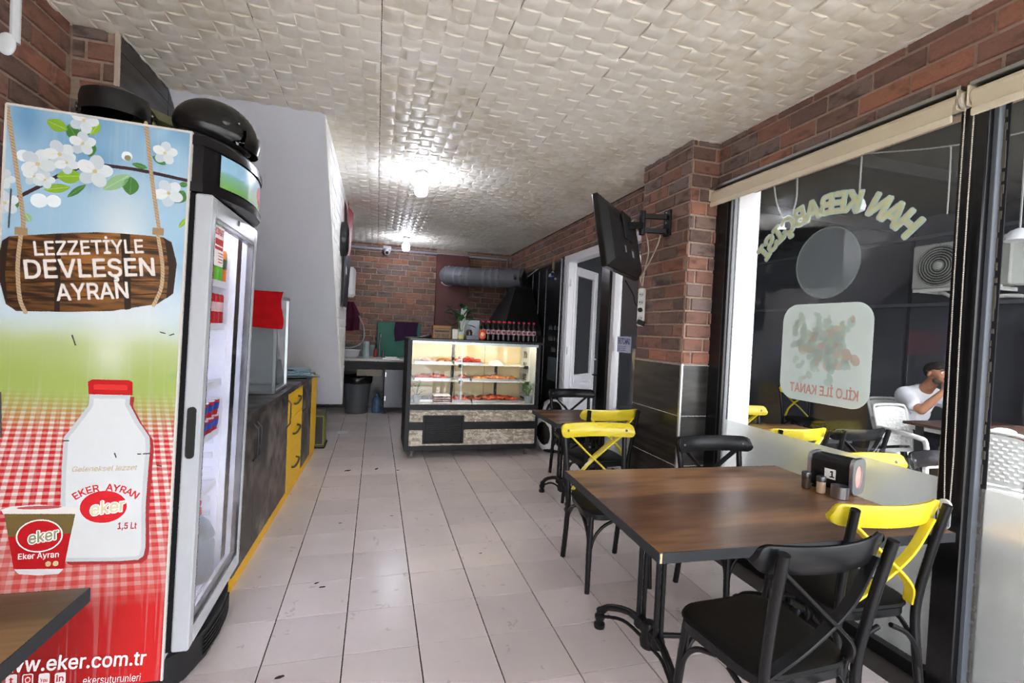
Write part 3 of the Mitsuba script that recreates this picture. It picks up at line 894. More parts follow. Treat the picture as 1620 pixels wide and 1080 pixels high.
# plinth with bowed grille
pl = Polygon([(-FW, 0.0), (0.0, 0.0), (0.055, 0.06), (0.09, 0.2), (0.10, 0.36), (0.09, 0.5), (0.055, 0.64), (0.0, FD), (-FW, FD)])
pb = fg.part('plinth', cat(mv(ext(pl, 0.125), 0, 0, 0.02), mv(ext(pl.buffer(-0.03), 0.02), 0, 0, 0.012)), 'vc', '#1a1a1c', smooth=40)
ga = bez([(0.06, 0.07), (0.0925, 0.2), (0.102, 0.36), (0.0925, 0.5), (0.06, 0.63)], 5)
for k in range(5):
    pb.part('grille_slat', sweep(np.c_[ga[4:-4], np.full(len(ga) - 8, 0.045 + k * 0.018)], rectp(0.008, 0.007)), 'vc', '#0c0c0d')
for sx, sy in ((-0.5, 0.06), (-0.06, 0.06), (-0.5, FD - 0.06), (-0.06, FD - 0.06)):
    fg.part('caster', mv(lathe([(0.02, 0), (0.024, 0.006), (0.02, 0.02)], 12), sx, sy, -0.0 + 0.005 + (0.0 if sx > -0.3 else -0.012)), 'vc', '#111111')
SH = [1.655, 1.445, 1.16, 0.905, 0.64]
for z in SH:
    s = fg.part('shelf', cat(bx(-0.485, -0.04, 0.05, FD - 0.045, z - 0.012, z - 0.004)), 'vc', '#eceef4', smooth=False)
    s.part('price_rail', bx(-0.045, -0.037, 0.05, FD - 0.045, z - 0.03, z + 0.004, 0.001), 'vc', '#f0f0f6')
k = 'drinks_fridge__light_bar'
scene[k] = {**shape(cat(bx(-0.07, -0.04, 0.06, FD - 0.06, 1.918, 1.926), bx(-0.055, -0.04, 0.05, 0.058, 0.3, 1.9)), 'vc', '#ffffff'), 'to_world': FM,
            'emitter': {'type': 'area', 'radiance': {'type': 'rgb', 'value': [FRIDGE_LIGHT * c for c in (0.93, 0.95, 1.12)]}}}

# the printed advert: thin flat pieces with their own colours, lettering apart
ART = {
    'branch': [(-0.5852, 1.7793), (-0.5107, 1.8589), (-0.4539, 1.9033), (-0.4065, 1.9446), (-0.3369, 1.9901), (-0.2682, 2.0054), (-0.1822, 2.0057), (-0.1207, 2.0019), (-0.0021, 1.9892)],
    'leaves': [(-0.4139, 2.1235, 0.068, 0.044, -20, 0), (-0.3652, 2.1043, 0.068, 0.042, -60, 1), (-0.303, 2.1306, 0.056, 0.03, 60, 0), (-0.3315, 2.1168, 0.044, 0.032, 80, 1), (-0.3712, 1.9501, 0.076, 0.052, 10, 0), (-0.4047, 1.9019, 0.08, 0.032, 15, 0), (-0.3476, 1.9016, 0.076, 0.02, 45, 1), (-0.2286, 1.9498, 0.104, 0.044, 40, 2), (-0.185, 1.943, 0.068, 0.052, 90, 1), (-0.16, 2.0204, 0.052, 0.02, -10, 1), (-0.3107, 2.0552, 0.056, 0.03, 80, 1), (-0.027, 1.9253, 0.056, 0.046, 60, 1), (-0.0997, 2.0502, 0.052, 0.024, -30, 1), (-0.5232, 1.8297, 0.044, 0.024, 80, 1), (-0.4856, 1.788, 0.036, 0.024, -60, 2), (-0.0173, 1.9723, 0.032, 0.02, 10, 1), (-0.0124, 1.8289, 0.048, 0.016, 60, 0), (-0.3683, 2.052, 0.036, 0.012, 10, 0)],
    'flowers': [(-0.2965, 1.979, 0.06, 10), (-0.4026, 2.0226, 0.052, 40), (-0.4639, 1.9784, 0.056, 70), (-0.3368, 2.0725, 0.044, 20), (-0.3368, 2.1548, 0.048, 0), (-0.0816, 2.0803, 0.044, 15), (-0.063, 1.9338, 0.052, 50), (-0.5569, 1.9132, 0.036, 0), (-0.5503, 1.8301, 0.044, 30), (-0.3802, 1.9961, 0.04, 60), (-0.4725, 1.9345, 0.036, 20), (-0.4409, 1.9266, 0.032, 5)],
    'buds': [(-0.5061, 2.0012, 0.02), (-0.2012, 2.0493, 0.017), (-0.4552, 1.8518, 0.025), (-0.4134, 1.8555, 0.022)],
    'ropes': [[(-0.5573, 2.1644), (-0.5247, 1.9641), (-0.4979, 1.7845), (-0.4991, 1.7244)], [(-0.1473, 2.1806), (-0.1202, 1.9863), (-0.0894, 1.8019), (-0.0901, 1.7734)], [(-0.5009, 1.7242), (-0.5056, 1.617), (-0.4958, 1.5065), (-0.4775, 1.4543)], [(-0.0901, 1.7734), (-0.0705, 1.6616), (-0.0707, 1.5782), (-0.0921, 1.5097)]],
    'barrel': [(-0.5523, 1.6992), (-0.5333, 1.7161), (-0.3984, 1.7422), (-0.2786, 1.7612), (-0.2031, 1.7658), (-0.0748, 1.7681), (-0.0455, 1.7518), (-0.0245, 1.6743), (-0.0307, 1.5605), (-0.0802, 1.5165), (-0.2231, 1.479), (-0.3558, 1.4657), (-0.5033, 1.4576), (-0.5339, 1.4799), (-0.557, 1.5701), (-0.5599, 1.6433)],
    'bands': [[(-0.5523, 1.6992), (-0.5333, 1.7161), (-0.5366, 1.6765), (-0.5404, 1.5839), (-0.5292, 1.4864), (-0.5339, 1.4799), (-0.557, 1.5701), (-0.5599, 1.6433)], [(-0.0748, 1.7681), (-0.0455, 1.7518), (-0.0245, 1.6743), (-0.0307, 1.5605), (-0.0527, 1.5387), (-0.0494, 1.6519), (-0.0654, 1.7494)], [(-0.4035, 1.741), (-0.3856, 1.7438), (-0.3791, 1.4645), (-0.3946, 1.4634)], [(-0.2085, 1.7652), (-0.1784, 1.7656), (-0.1633, 1.4915), (-0.1824, 1.4861)]],
    'planks': [[(-0.5363, 1.6673), (-0.4117, 1.6906), (-0.2763, 1.709), (-0.0555, 1.7208)], [(-0.5389, 1.6087), (-0.3577, 1.6366), (-0.05, 1.6651)], [(-0.5367, 1.5535), (-0.3552, 1.5767), (-0.0472, 1.6056)], [(-0.5297, 1.4987), (-0.3004, 1.5243), (-0.0536, 1.5585)]],
    'texts': [('LEZZETİYLE', -0.4586, 1.6573, -0.1311, 1.7026, 0.0486, '#dcd5cd', 1, 0), ('DEVLEŞEN', -0.4829, 1.574, -0.0908, 1.6226, 0.0641, '#dcd5cd', 1, 0), ('AYRAN', -0.3885, 1.5042, -0.1706, 1.532, 0.0574, '#dcd5cd', 1, 0), ('Geleneksel lezzet', -0.319, 0.8857, -0.1182, 0.8902, 0.0199, '#b9ab80', 0, 0), ('1,5 Lt', -0.1685, 0.6696, -0.1082, 0.6682, 0.0229, '#a2242c', 1, 0), ('eker', -0.2546, 0.7242, -0.1482, 0.7379, 0.0459, '#cdc59e', 1, 1), ('eker', -0.4349, 0.6284, -0.3476, 0.6432, 0.0398, '#8f8f72', 1, 1), ('Eker Ayran', -0.4633, 0.574, -0.3436, 0.5756, 0.0207, '#e4dcd8', 1, 0), ('www.eker.com.tr', -0.526, 0.1711, -0.0547, 0.1434, 0.0525, '#e2dcda', 1, 0), ('ekersuturunleri', -0.252, 0.0928, -0.0697, 0.0819, 0.0286, '#e2dcda', 0, 0)],
    'arc': (-0.211, 0.6418, 0.1573, 0.0245, 33),
    'bottle': [(-0.2769, 1.1729), (-0.1502, 1.1766), (-0.1516, 1.1377), (-0.1203, 1.0746), (-0.0823, 1.0146), (-0.0786, 0.9768), (-0.0814, 0.8555), (-0.083, 0.7492), (-0.076, 0.5965), (-0.0809, 0.5625), (-0.0963, 0.5482), (-0.1599, 0.5472), (-0.3231, 0.5559), (-0.3355, 0.5678), (-0.3356, 0.6118), (-0.348, 0.7951), (-0.3496, 0.9044), (-0.3482, 1.0134), (-0.3286, 1.0426), (-0.2782, 1.1311)],
    'cap': [(-0.2806, 1.2152), (-0.27, 1.2222), (-0.1586, 1.2233), (-0.1489, 1.2177), (-0.1469, 1.1737), (-0.277, 1.1736)],
    'neck': [(-0.2764, 1.1604), (-0.1527, 1.1624), (-0.1525, 1.1564), (-0.2762, 1.1546)],
    'ell': [(-0.2159, 0.7539, 0.073, 0.0597), (-0.4041, 0.6557, 0.0688, 0.0597), (-0.4083, 0.7586, 0.0658, 0.0061)],
    'cup': [[(-0.5197, 0.7541), (-0.4919, 0.7652), (-0.4116, 0.7696), (-0.3045, 0.7556), (-0.2938, 0.7457), (-0.3004, 0.7297), (-0.5107, 0.7381)], [(-0.509, 0.7395), (-0.301, 0.7312), (-0.3113, 0.6604), (-0.4945, 0.6568)], [(-0.4945, 0.6568), (-0.3113, 0.6604), (-0.328, 0.5305), (-0.4745, 0.5396)], [(-0.4745, 0.5396), (-0.328, 0.5305), (-0.3422, 0.5132), (-0.4012, 0.5118), (-0.4595, 0.5212)]],
    'coins': [(-0.3746, 0.5521, 0.0085), (-0.3527, 0.5521, 0.0085)],
    'icons': [(-0.5286, 0.1182), (-0.4818, 0.1144), (-0.4343, 0.1109), (-0.3861, 0.107), (-0.3378, 0.1031), (-0.2881, 0.0995)],
    'scuffs': [[(-0.3378, 1.3823), (-0.3269, 1.3485)], [(-0.065, 1.4114), (-0.0504, 1.4076)], [(-0.1896, 0.953), (-0.185, 0.9388)], [(-0.1173, 0.9503), (-0.1072, 0.9502)], [(-0.099, 0.9502), (-0.0787, 0.9525)], [(-0.0336, 1.4015), (-0.0213, 1.407)], [(-0.3463, 1.0), (-0.3331, 1.0)], [(-0.5361, 1.1694), (-0.5283, 1.013)], [(-0.5338, 1.8791), (-0.5356, 1.7465)], [(-0.0518, 0.9064), (-0.0393, 0.9038)]],
}


class Print:
    def __init__(self):
        self.m, self.c = [], []

    def add(self, poly, col, layer):
        if poly.is_empty:
            return
        m = axes(ext(poly, 0.00012), X, Z, (0, -1, 0), (0, -0.0042 - 0.00013 * layer, 0))
        self.m.append(m)
        self.c.append(np.tile(lin(col) if isinstance(col, str) else col, (len(m.vertices), 1)))

    def done(self, holder, name, **k):
        return holder.part(name, cat(*self.m), 'vcg', np.vstack(self.c), smooth=False, **k)


def leafp(x, z, l, w, a):
    t = np.linspace(-1, 1, 14)
    h = w / 2 * np.cos(t * np.pi / 2) ** 0.8
    pts = [(q * l / 2, b) for q, b in zip(t, h)] + [(q * l / 2, -b) for q, b in zip(t[::-1][1:-1], h[::-1][1:-1])]
    return affinity.translate(affinity.rotate(Polygon(pts).buffer(0), a, origin=(0, 0)), x, z)


A = ART
W_ = sbox(-FW, 0.09, 0.0, FH - 0.005)
pt = Print()
for i in range(len(A['branch']) - 1):
    (xa, za), (xb, zb) = A['branch'][i:i + 2]
    pt.add(LineString([(xa, za), (xb, zb)]).buffer(0.006 if i not in (0,) else 0.004).intersection(W_), '#3a2c31', 1)
for x, z, l, w, a, c in A['leaves']:
    lp = leafp(x, z, l, w, a).intersection(W_)
    pt.add(lp, ('#84ad3a', '#457a3c', '#8fb587')[c], 2)
    dx, dz = l * 0.45 * math.cos(math.radians(a)), l * 0.45 * math.sin(math.radians(a))
    pt.add(LineString([(x - dx, z - dz), (x + dx, z + dz)]).buffer(0.0009).intersection(W_), ('#a9cc62', '#6a9c5a', '#b4d0aa')[c], 3)
for x, z, r in A['buds']:
    pt.add(Point(x, z).buffer(r).intersection(W_), '#dfe8ec', 2)
    if r < 0.0185:
        pt.add(Point(x + r * 0.15, z - r * 0.35).buffer(r * 0.6), '#8a8a66', 3)
for x, z, r, a in A['flowers']:
    r *= 0.9
    for q in range(5):
        an = math.radians(a + q * 72)
        pe = affinity.rotate(affinity.scale(Point(0, 0).buffer(1, quad_segs=6), r * 0.5, r * 0.42), a + q * 72, origin=(0, 0))
        cx, cz = x + r * 0.55 * math.cos(an), z + r * 0.6 * math.sin(an)
        pp = affinity.translate(pe, cx, cz).intersection(W_)
        pt.add(pp, ('#d2dade', '#c2ccd3', '#d9dedf', '#bac7ce', '#ccd5d8')[q], 4 + q % 3)
        pt.add(LineString([(x, z), (x + r * 0.5 * math.cos(an), z + r * 0.55 * math.sin(an))]).buffer(0.0008).intersection(W_), '#c9d0cf', 7)
    pt.add(Point(x, z).buffer(r * 0.13).intersection(W_), '#c8b98a', 8)
for i, l in enumerate(A['ropes']):
    c = bez(l, 10)
    lay = 10 if i < 2 else 16
    pt.add(LineString(c).buffer(0.0062), '#b9a183', lay)
    s = LineString(c)
    n = int(s.length / 0.011)
    for q in range(n):
        p0, p1 = s.interpolate(q * 0.011), s.interpolate(q * 0.011 + 0.004)
        d = np.array([p1.x - p0.x, p1.y - p0.y]) / 0.004
        nrm = np.array([-d[1], d[0]])
        a_, b_ = np.array([p0.x, p0.y]) - nrm * 0.0055, np.array([p0.x, p0.y]) + nrm * 0.0055 + d * 0.008
        pt.add(LineString([a_, b_]).buffer(0.0011), '#8d7354', lay + 1)
for l in A['bands']:
    pt.add(Polygon(l), '#2c211c', 13)
for l in A['planks']:
    pt.add(LineString(l).buffer(0.0018), '#2f1c10', 14)
for (x, z) in (A['ropes'][2][0], A['ropes'][3][0]):
    for q in range(3):
        pt.add(sbox(x - 0.016, z + 0.002 + q * 0.008, x + 0.016, z + 0.0085 + q * 0.008).buffer(0.002), '#a08462', 18)
# bottle, cap, cup
bt = Polygon(A['bottle']).buffer(0.004).buffer(-0.004)
pt.add(affinity.translate(bt, 0.012, -0.012), '#9c3236', 13)
pt.add(bt, '#bcc0c3', 14)
pt.add(bt.buffer(-0.014), '#d0d3d4', 15)
pt.add(Polygon(A['neck']), '#bfc4c6', 16)
pt.add(Polygon(A['cap']).buffer(0.003), '#b5191d', 16)
pt.add(affinity.scale(Polygon(A['cap']), 0.8, 0.4), '#cf3230', 17)
for (x, z, rx, rz), cs in zip(A['ell'][:1], (('#c9202b',),)):
    pt.add(affinity.translate(affinity.scale(Point(0, 0).buffer(1, quad_segs=16), rx, rz), x, z), cs[0], 17)
for l, c, lay in zip(A['cup'], ('#d8d4cf', '#6c5b34', '#b0121c', '#d4d4d6'), (19, 20, 20, 20)):
    pt.add(Polygon(l), c, lay)
x, z, rx, rz = A['ell'][2]
pt.add(affinity.translate(affinity.scale(Point(0, 0).buffer(1, quad_segs=10), rx, rz), x, z), '#b3545a', 21)
x, z, rx, rz = A['ell'][1]
pt.add(affinity.translate(affinity.scale(Point(0, 0).buffer(1, quad_segs=16), rx, rz), x, z), '#e6dfda', 21)
pt.add(affinity.translate(affinity.scale(Point(0, 0).buffer(1, quad_segs=16), rx * 0.93, rz * 0.92), x, z), '#b5141e', 22)
for x, z, r in A['coins']:
    pt.add(affinity.translate(affinity.scale(Point(0, 0).buffer(1), r, r * 1.2), x, z), '#c7b58c', 22)
for l in A['scuffs']:
    pt.add(LineString(l).buffer(0.0022), '#4a4a4a', 25)
# social media marks
for (x, z), s in zip(A['icons'], ('f', 't', 'o', 'You', 'in', '')):
    if s:
        g = sbox(0, 0, 0.033, 0.044).buffer(-0.007).buffer(0.007)
        pt.add(affinity.translate(g, x, z), '#ddd3d0', 22)
        if s == 'o':
            pt.add(affinity.translate(g.buffer(-0.004), x, z), '#b01a1c', 23)
            pt.add(affinity.translate(affinity.scale(Point(0, 0).buffer(1), 0.0085, 0.011), x + 0.0165, z + 0.022), '#ddd3d0', 24)
            pt.add(affinity.translate(affinity.scale(Point(0, 0).buffer(1), 0.0055, 0.007), x + 0.0165, z + 0.022), '#b01a1c', 25)
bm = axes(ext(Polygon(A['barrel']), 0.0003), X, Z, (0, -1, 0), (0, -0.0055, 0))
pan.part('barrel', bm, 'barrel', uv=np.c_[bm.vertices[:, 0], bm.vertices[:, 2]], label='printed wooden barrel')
pt.done(pan, 'picture', label='printed blossom, ropes, bottle and cup')

lt = []


def put_text(holder, s, xa, za, xb, zb, h, col, bold, outline, layer=26, parts=None, slant=0.0):
    m = text_xy(s, h, bool(bold), 0.00012)
    b = m.bounds
    w = math.hypot(xb - xa, zb - za)
    m.vertices[:, 0] = (m.vertices[:, 0] - b[0][0]) * w / (b[1][0] - b[0][0]) + slant * m.vertices[:, 1]
    a = math.atan2(zb - za, xb - xa)
    ca, sa = math.cos(a), math.sin(a)
    if outline:
        for q in range(8):
            o = m.copy()
            o.vertices[:, :2] += 0.0035 * np.array([math.cos(q * math.pi / 4), math.sin(q * math.pi / 4)])
            lt.append((axes(o, (ca, 0, sa), (-sa, 0, ca), (0, -1, 0), (xa, -0.0042 - 0.00013 * layer, za)), '#efe9e4'))
        layer += 2
    lt.append((axes(m, (ca, 0, sa), (-sa, 0, ca), (0, -1, 0), (xa, -0.0042 - 0.00013 * layer, za)), col))


for s, xa, za, xb, zb, h, c, bold, o in A['texts']:
    put_text(pan, s, xa, za, xb, zb, h, c, bold, o, slant=0.25 if s.startswith('Gele') else (0.12 if s == 'eker' else 0.0))
cx, cz, R, h, spread = A['arc']
word = 'EKER AYRAN'
for i, ch in enumerate(word):
    if ch == ' ':
        continue
    a = math.radians(90 + spread - 2 * spread * i / (len(word) - 1))
    m = text_xy(ch, h, True, 0.00012)
    m.vertices[:, 0] -= m.bounds[1][0] / 2
    ca, sa = math.sin(a), -math.cos(a)
    lt.append((axes(m, (ca, 0, sa), (-sa, 0, ca), (0, -1, 0), (cx + R * math.cos(a), -0.0078, cz + R * math.sin(a) * 1.1)), '#c1272d'))
for (x, z), s in zip(A['icons'], ('f', 't', '', 'You', 'in', '')):
    if s:
        m = text_xy(s, 0.022 if s != 'You' else 0.014, True, 0.00012, 0.012 if len(s) == 1 else 0.022)
        lt.append((axes(m, X, Z, (0, -1, 0), (x + (0.010 if len(s) == 1 else 0.005), -0.0078, z + 0.012)), '#a8161a'))
pan.part('lettering', cat(*[m for m, _ in lt]), 'vc', np.vstack([np.tile(lin(c), (len(m.vertices), 1)) for m, c in lt]), smooth=False, label='printed lettering')

# warning notice stuck on the door glass
wn = thing('warning_notice', 'white notice with red print stuck at the top of the fridge door glass', 'notice', FM)
wn.part('sheet', bx(0.0755, 0.0762, 0.065, 0.185, 1.69, 1.85), 'vcm', '#ded7d6', smooth=False)
wn.part('lettering', axes(text_xy('!DİKKAT', 0.026, True, 0.0004, 0.105), Y, Z, X, (0.0763, 0.072, 1.815)), 'vcm', '#a32a2c', smooth=False)
wn.part('print_lines', cat(bx(0.0762, 0.0766, 0.075, 0.175, 1.775, 1.80), bx(0.0762, 0.0766, 0.075, 0.175, 1.755, 1.768), *[bx(0.0762, 0.0766, 0.12, 0.175, 1.705 + k * 0.012, 1.709 + k * 0.012) for k in range(4)]), 'vcm', '#b5484a', smooth=False)


# ---------------------------------------------------------------- what stands in the fridge
def fr(x, y, z):
    return T4(FM) @ T4().translate([x, y, z])


def can_mesh(r, h):
    return lathe([(r * 0.75, 0), (r * 0.8, 0.002), (r, 0.010), (r, h - 0.014), (r * 0.8, h - 0.003), (r * 0.8, h), (r * 0.72, h), (r * 0.7, h - 0.004), (0, h - 0.004)], 20)


def can(label, group, x, y, z, r, h, c1, c2, word=None):
    t = thing('drink_can', label, 'can', fr(x, y, z), group)
    t.part('can_body', lathe([(r * 0.75, 0), (r * 0.8, 0.002), (r, 0.010), (r, h - 0.014), (r * 0.8, h - 0.003)], 20), 'vcg', c1, smooth=40)
    t.part('top_end', mv(lathe([(r * 0.8, -0.003), (r * 0.8, 0), (r * 0.72, 0), (r * 0.7, -0.004), (0, -0.004)], 20), 0, 0, h), 'vmet', '#d0d0d4', smooth=40)
    t.part('print_band', mv(lathe([(r + 0.0004, h * 0.42), (r + 0.0004, h * 0.72)], 20), 0, 0, 0), 'vcg', c2, smooth=40)


for y, c1, c2, lb in ((0.45, '#e07a14', '#2a4ba5', 'tall orange can with a blue band, leftmost on the top fridge shelf'), (0.515, '#58b52a', '#4fa526', 'tall green can next to the orange one on the top fridge shelf'),
                      (0.58, '#5dbb30', '#4fa526', 'tall green can, second from the right on the top fridge shelf'), (0.645, '#dd7d2a', '#2f5b35', 'orange can with a dark green band at the right of the top fridge shelf')):
    can(lb, None, -0.066, y, SH[0] - 0.004, 0.031, 0.165, c1, c2)
for r in range(2):
    for q in range(5):
        can(f'red can, {ORD[q]} from the near end of the {("front", "rear")[r]} row of red cans', 'red cans on the second fridge shelf', -0.066 - 0.07 * r, 0.38 + q * 0.064, SH[1] - 0.004, 0.029, 0.155, '#b3141c', '#d9b9b6')
cupm = lathe([(0.030, 0), (0.036, 0.06), (0.039, 0.078), (0.041, 0.08), (0.0, 0.081)], 20)
for zz, n, nm in ((SH[3], 3, 'lower'), (SH[3] + 0.085, 3, 'upper')):
    for q in range(n):
        t = thing('yogurt_cup', f'red and blue cup, {ORD[q]} from the near end of the {nm} cup layer', 'cup', fr(-0.07, 0.47 + q * 0.085, zz - 0.004), f'{nm} cups stacked in the fridge')
        t.part('cup', lathe([(0.030, 0), (0.036, 0.06), (0.039, 0.078)], 20), 'vcg', '#b51d27', smooth=40)
        t.part('band', lathe([(0.0345, 0.028), (0.0385, 0.062)], 20), 'vcg', '#2c4aa0', smooth=40)
        t.part('lid', lathe([(0.041, 0.078), (0.041, 0.081), (0.0, 0.082)], 20), 'vcg', '#e9e9ec', smooth=40)
solo('cardboard_tray', 'white tray under the upper cups in the fridge', 'tray', bx(-0.045, 0.03, -0.13, 0.13, 0, 0.002), 'vcm', '#ece8ee', M=fr(-0.075, 0.555, SH[3] + 0.0785))
for q in range(2):
    solo('food_tray', f'{("beige", "pinkish")[q]} covered food tray on the third fridge shelf', 'tray', lathe([(0.07, 0), (0.1, 0.03), (0.102, 0.034), (0.08, 0.036), (0, 0.05)], 24), 'vcg', '#d9c9ac' if q == 0 else '#d8b8a8', M=fr(-0.16, 0.22 + q * 0.25, SH[2] - 0.004), group='covered trays in the fridge')
jg = thing('water_jug', 'clear plastic water jug with red handle on the fridge floor', 'jug', fr(-0.10, 0.585, 0.165))
jg.part('bottle', lathe([(0.08, 0), (0.095, 0.01), (0.095, 0.18), (0.088, 0.2), (0.095, 0.22), (0.07, 0.28), (0.03, 0.32), (0.024, 0.335)], 28), 'faintfilm', None, smooth=40)
jg.part('cap', cat(lathe([(0.03, 0.325), (0.032, 0.328), (0.032, 0.355), (0.0, 0.357)], 20), tube([(0, -0.03, 0.345), (0, -0.075, 0.35), (0, -0.085, 0.36), (0, -0.07, 0.365), (0, 0, 0.357), (0, 0.07, 0.365), (0, 0.085, 0.36), (0, 0.075, 0.35), (0, 0.03, 0.345)], 0.006, 8, smooth=4)), 'vcg', '#d0472e', smooth=40)


# ---------------------------------------------------------------- helmets on top
def helmet(label, M, visor, trim):
    t = thing('helmet', label, 'helmet', M)
    s = trimesh.creation.icosphere(subdivisions=4, radius=1.0)
    v = s.vertices.copy()
    v[:, 0] *= 0.175
    v[:, 1] *= 0.125
    v[:, 2] = np.where(v[:, 2] > 0, v[:, 2] * 0.145, v[:, 2] * 0.10)
    keep = np.ones(len(s.faces), bool)
    c = v[s.faces].mean(1)
    opening = (c[:, 0] > 0.06) & (c[:, 2] < 0.035) & (c[:, 2] > -0.045) & (np.abs(c[:, 1]) < 0.105)
    keep &= ~(opening | (c[:, 2] < -0.085))
    shell = tm(v, s.faces[keep])
    inner = shell.copy()
    inner.vertices = inner.vertices * 0.94
    inner.faces = inner.faces[:, ::-1]
    t.part('shell', shell, 'vcg', '#0e0e10', smooth=60)
    t.part('lining', inner, 'vcm', '#1b1b1c', smooth=60)
    # raised visor: a curved sheet swung up over the brow
    th = np.linspace(-0.95, 0.95, 15)
    vv, ff = [], []
    for i, a in enumerate(th):
        for z, k in ((visor, 1.04), (visor + 0.05, 1.05), (visor + 0.085, 0.98)):
            vv.append((0.182 * k * math.cos(a), 0.132 * k * math.sin(a), z))
    for i in range(14):
        for j in range(2):
            q = i * 3 + j
            ff.append([q, q + 3, q + 4, q + 1])
    w = np.array(vv)
    t.part('visor', cat(tm(w, ff), tm(w * [0.985, 0.985, 1], [x[::-1] for x in ff])), 'vcg', trim, smooth=60)
    for s_ in (-1, 1):
        t.part('pivot', mv(rot(lathe([(0.018, 0), (0.018, 0.006), (0.006, 0.009)], 14), -90 * s_, (1, 0, 0)), 0.02, s_ * 0.122, 0.03), 'vcg', '#1a1a1c')
        t.part('rivet', ball(0.005, (0.07, s_ * 0.116, 0.045), 1), 'vmet', '#c8c8c8')
    t.part('chin_rim', cat(tube([(0.155 * math.cos(a), 0.112 * math.sin(a), -0.075 - 0.01 * math.cos(a)) for a in np.linspace(-2.6, 2.6, 30)], 0.011, 8)), 'vcg', '#111113', smooth=60)
    return t


helmet('black helmet with raised glossy visor on the front corner of the fridge', T4().translate([-0.70, 2.38, 2.276]).rotate([0, 0, 1], 22).rotate([0, 1, 0], 10).scale(0.92), -0.05, '#0a0a0c')
h2 = helmet('black helmet at the back of the fridge top with a yellow green flash', T4().translate([-1.07, 2.40, 2.262]).rotate([0, 0, 1], -70), 0.0, '#141416')
h2.part('flash', cat(mv(rot(bx(-0.035, 0.035, -0.004, 0.004, -0.03, 0.03, 0.003), 12, (0, 0, 1)), -0.02, -0.125, -0.02), bx(0.0, 0.09, 0.116, 0.124, -0.06, 0.02, 0.004)), 'vcg', '#8c8a2e')
solo('sun_visor', 'olive green folded flap between the helmets on the fridge', 'flap', rot(sweep(bez([(0, -0.06, 0), (0, 0, 0.05), (0, 0.06, 0.0)], 6), rectp(0.004, 0.17, 0.001), up=(1, 0, 0)), 0, (0, 0, 1)), 'vcg', '#55562f', M=T4().translate([-0.93, 2.52, 2.30]).rotate([0, 0, 1], 60).scale(1.3))

# white rod with an oval plate hanging near the left wall
rp = thing('hanging_rod', 'white rod with an oval end plate at the top left corner', 'rod')
rp.part('rod', tube([(-1.195, 2.02, 2.36), (-1.192, 2.02, CEIL)], 0.014, 10), 'vcg', '#c3c6ca')
rp.part('end_plate', mv(rot(ball(0.034, (0, 0, 0), 3, (0.75, 0.3, 1.1)), 0, (0, 0, 1)), -1.205, 2.0, 2.345), 'vcg', '#c8ccd0', smooth=60)
# ---------------------------------------------------------------- base cabinets along the left, worktop, glass box
CM = place(-0.697, 2.75, 0, -1.45)
DK, YC = 'darkcab', '#d8ab25'


def pull(y, z0, z1):
    return tube([(0.0, y, z0), (0.028, y - 0.004, z0 + 0.035), (0.03, y - 0.004, z1 - 0.035), (0.0, y, z1)], 0.0055, 8)


def cabinet_doors(label, y0, y1, doors, mat, col=None):
    t = thing('base_cabinet', label, 'cabinet', CM)
    t.part('carcass', bx(-0.56, -0.022, y0 + 0.002, y1 - 0.002, 0.075, 0.895), 'vc', '#2b2827' if col is None else col, smooth=False)
    for a, b, hy in doors:
        d = t.part('door', bx(-0.02, 0.0, a + 0.002, b - 0.002, 0.08, 0.885, 0.002), mat, col)
        d.part('handle', pull(hy, 0.62, 0.85), 'vmet', '#3b3a3c')
    return t


cabinet_doors('worn black base cabinet with two doors next to the drinks fridge', 0.085, 0.92, [(0.085, 0.46, 0.425), (0.46, 0.92, 0.50)], DK)
cabinet_doors('narrow worn black cabinet between the paired doors and the yellow drawers', 0.92, 1.45, [(0.92, 1.45, 1.405)], DK)
yd = thing('drawer_unit', 'yellow drawer unit with curved dark handles in the left counter', 'drawer unit', CM)
yd.part('carcass', bx(-0.56, -0.022, 1.452, 2.118, 0.075, 0.895), 'vc', '#8b7226', smooth=False)
for a, b in ((0.08, 0.37), (0.374, 0.655), (0.659, 0.885)):
    dd = yd.part('drawer', bx(-0.02, 0.0, 1.454, 2.116, a, b, 0.002), 'vc', YC)
    z = (a + b) / 2 + 0.02
    dd.part('handle', tube([(0, 1.68, z - 0.02), (0.02, 1.70, z - 0.024), (0.032, 1.78, z - 0.01), (0.03, 1.86, z + 0.012), (0.0, 1.88, z + 0.018)], 0.0085, 8, smooth=4), 'vmet', '#5b5650', smooth=50)
cabinet_doors('worn black cabinet between the yellow drawers and the yellow end panel', 2.12, 2.66, [(2.12, 2.66, 2.165)], DK)
cabinet_doors('plain yellow end unit of the left counter under the stair', 2.66, 3.05, [], 'vc', YC).part('front', bx(-0.02, 0.0, 2.662, 3.05, 0.08, 0.895, 0.002), 'vc', YC)
solo('plinth_board', 'yellow plinth board running along the foot of the left counter', 'plinth', cat(bx(-0.03, -0.006, 0.1, 1.44, 0.0, 0.072, 0.002), bx(-0.03, -0.006, 1.444, 3.05, 0.0, 0.072, 0.002)), 'vc', '#d9a41f', M=CM)
wt = [(-0.60, 0.08), (0.022, 0.08), (0.022, 2.74), (-0.03, 2.8), (-0.60, 2.8)]
solo('worktop', 'dark speckled worktop over the left base cabinets', 'worktop', mv(ext(Polygon(wt).buffer(-0.006).buffer(0.006), 0.038), 0, 0, 0.897), 'darkcab', smooth=30, M=CM)

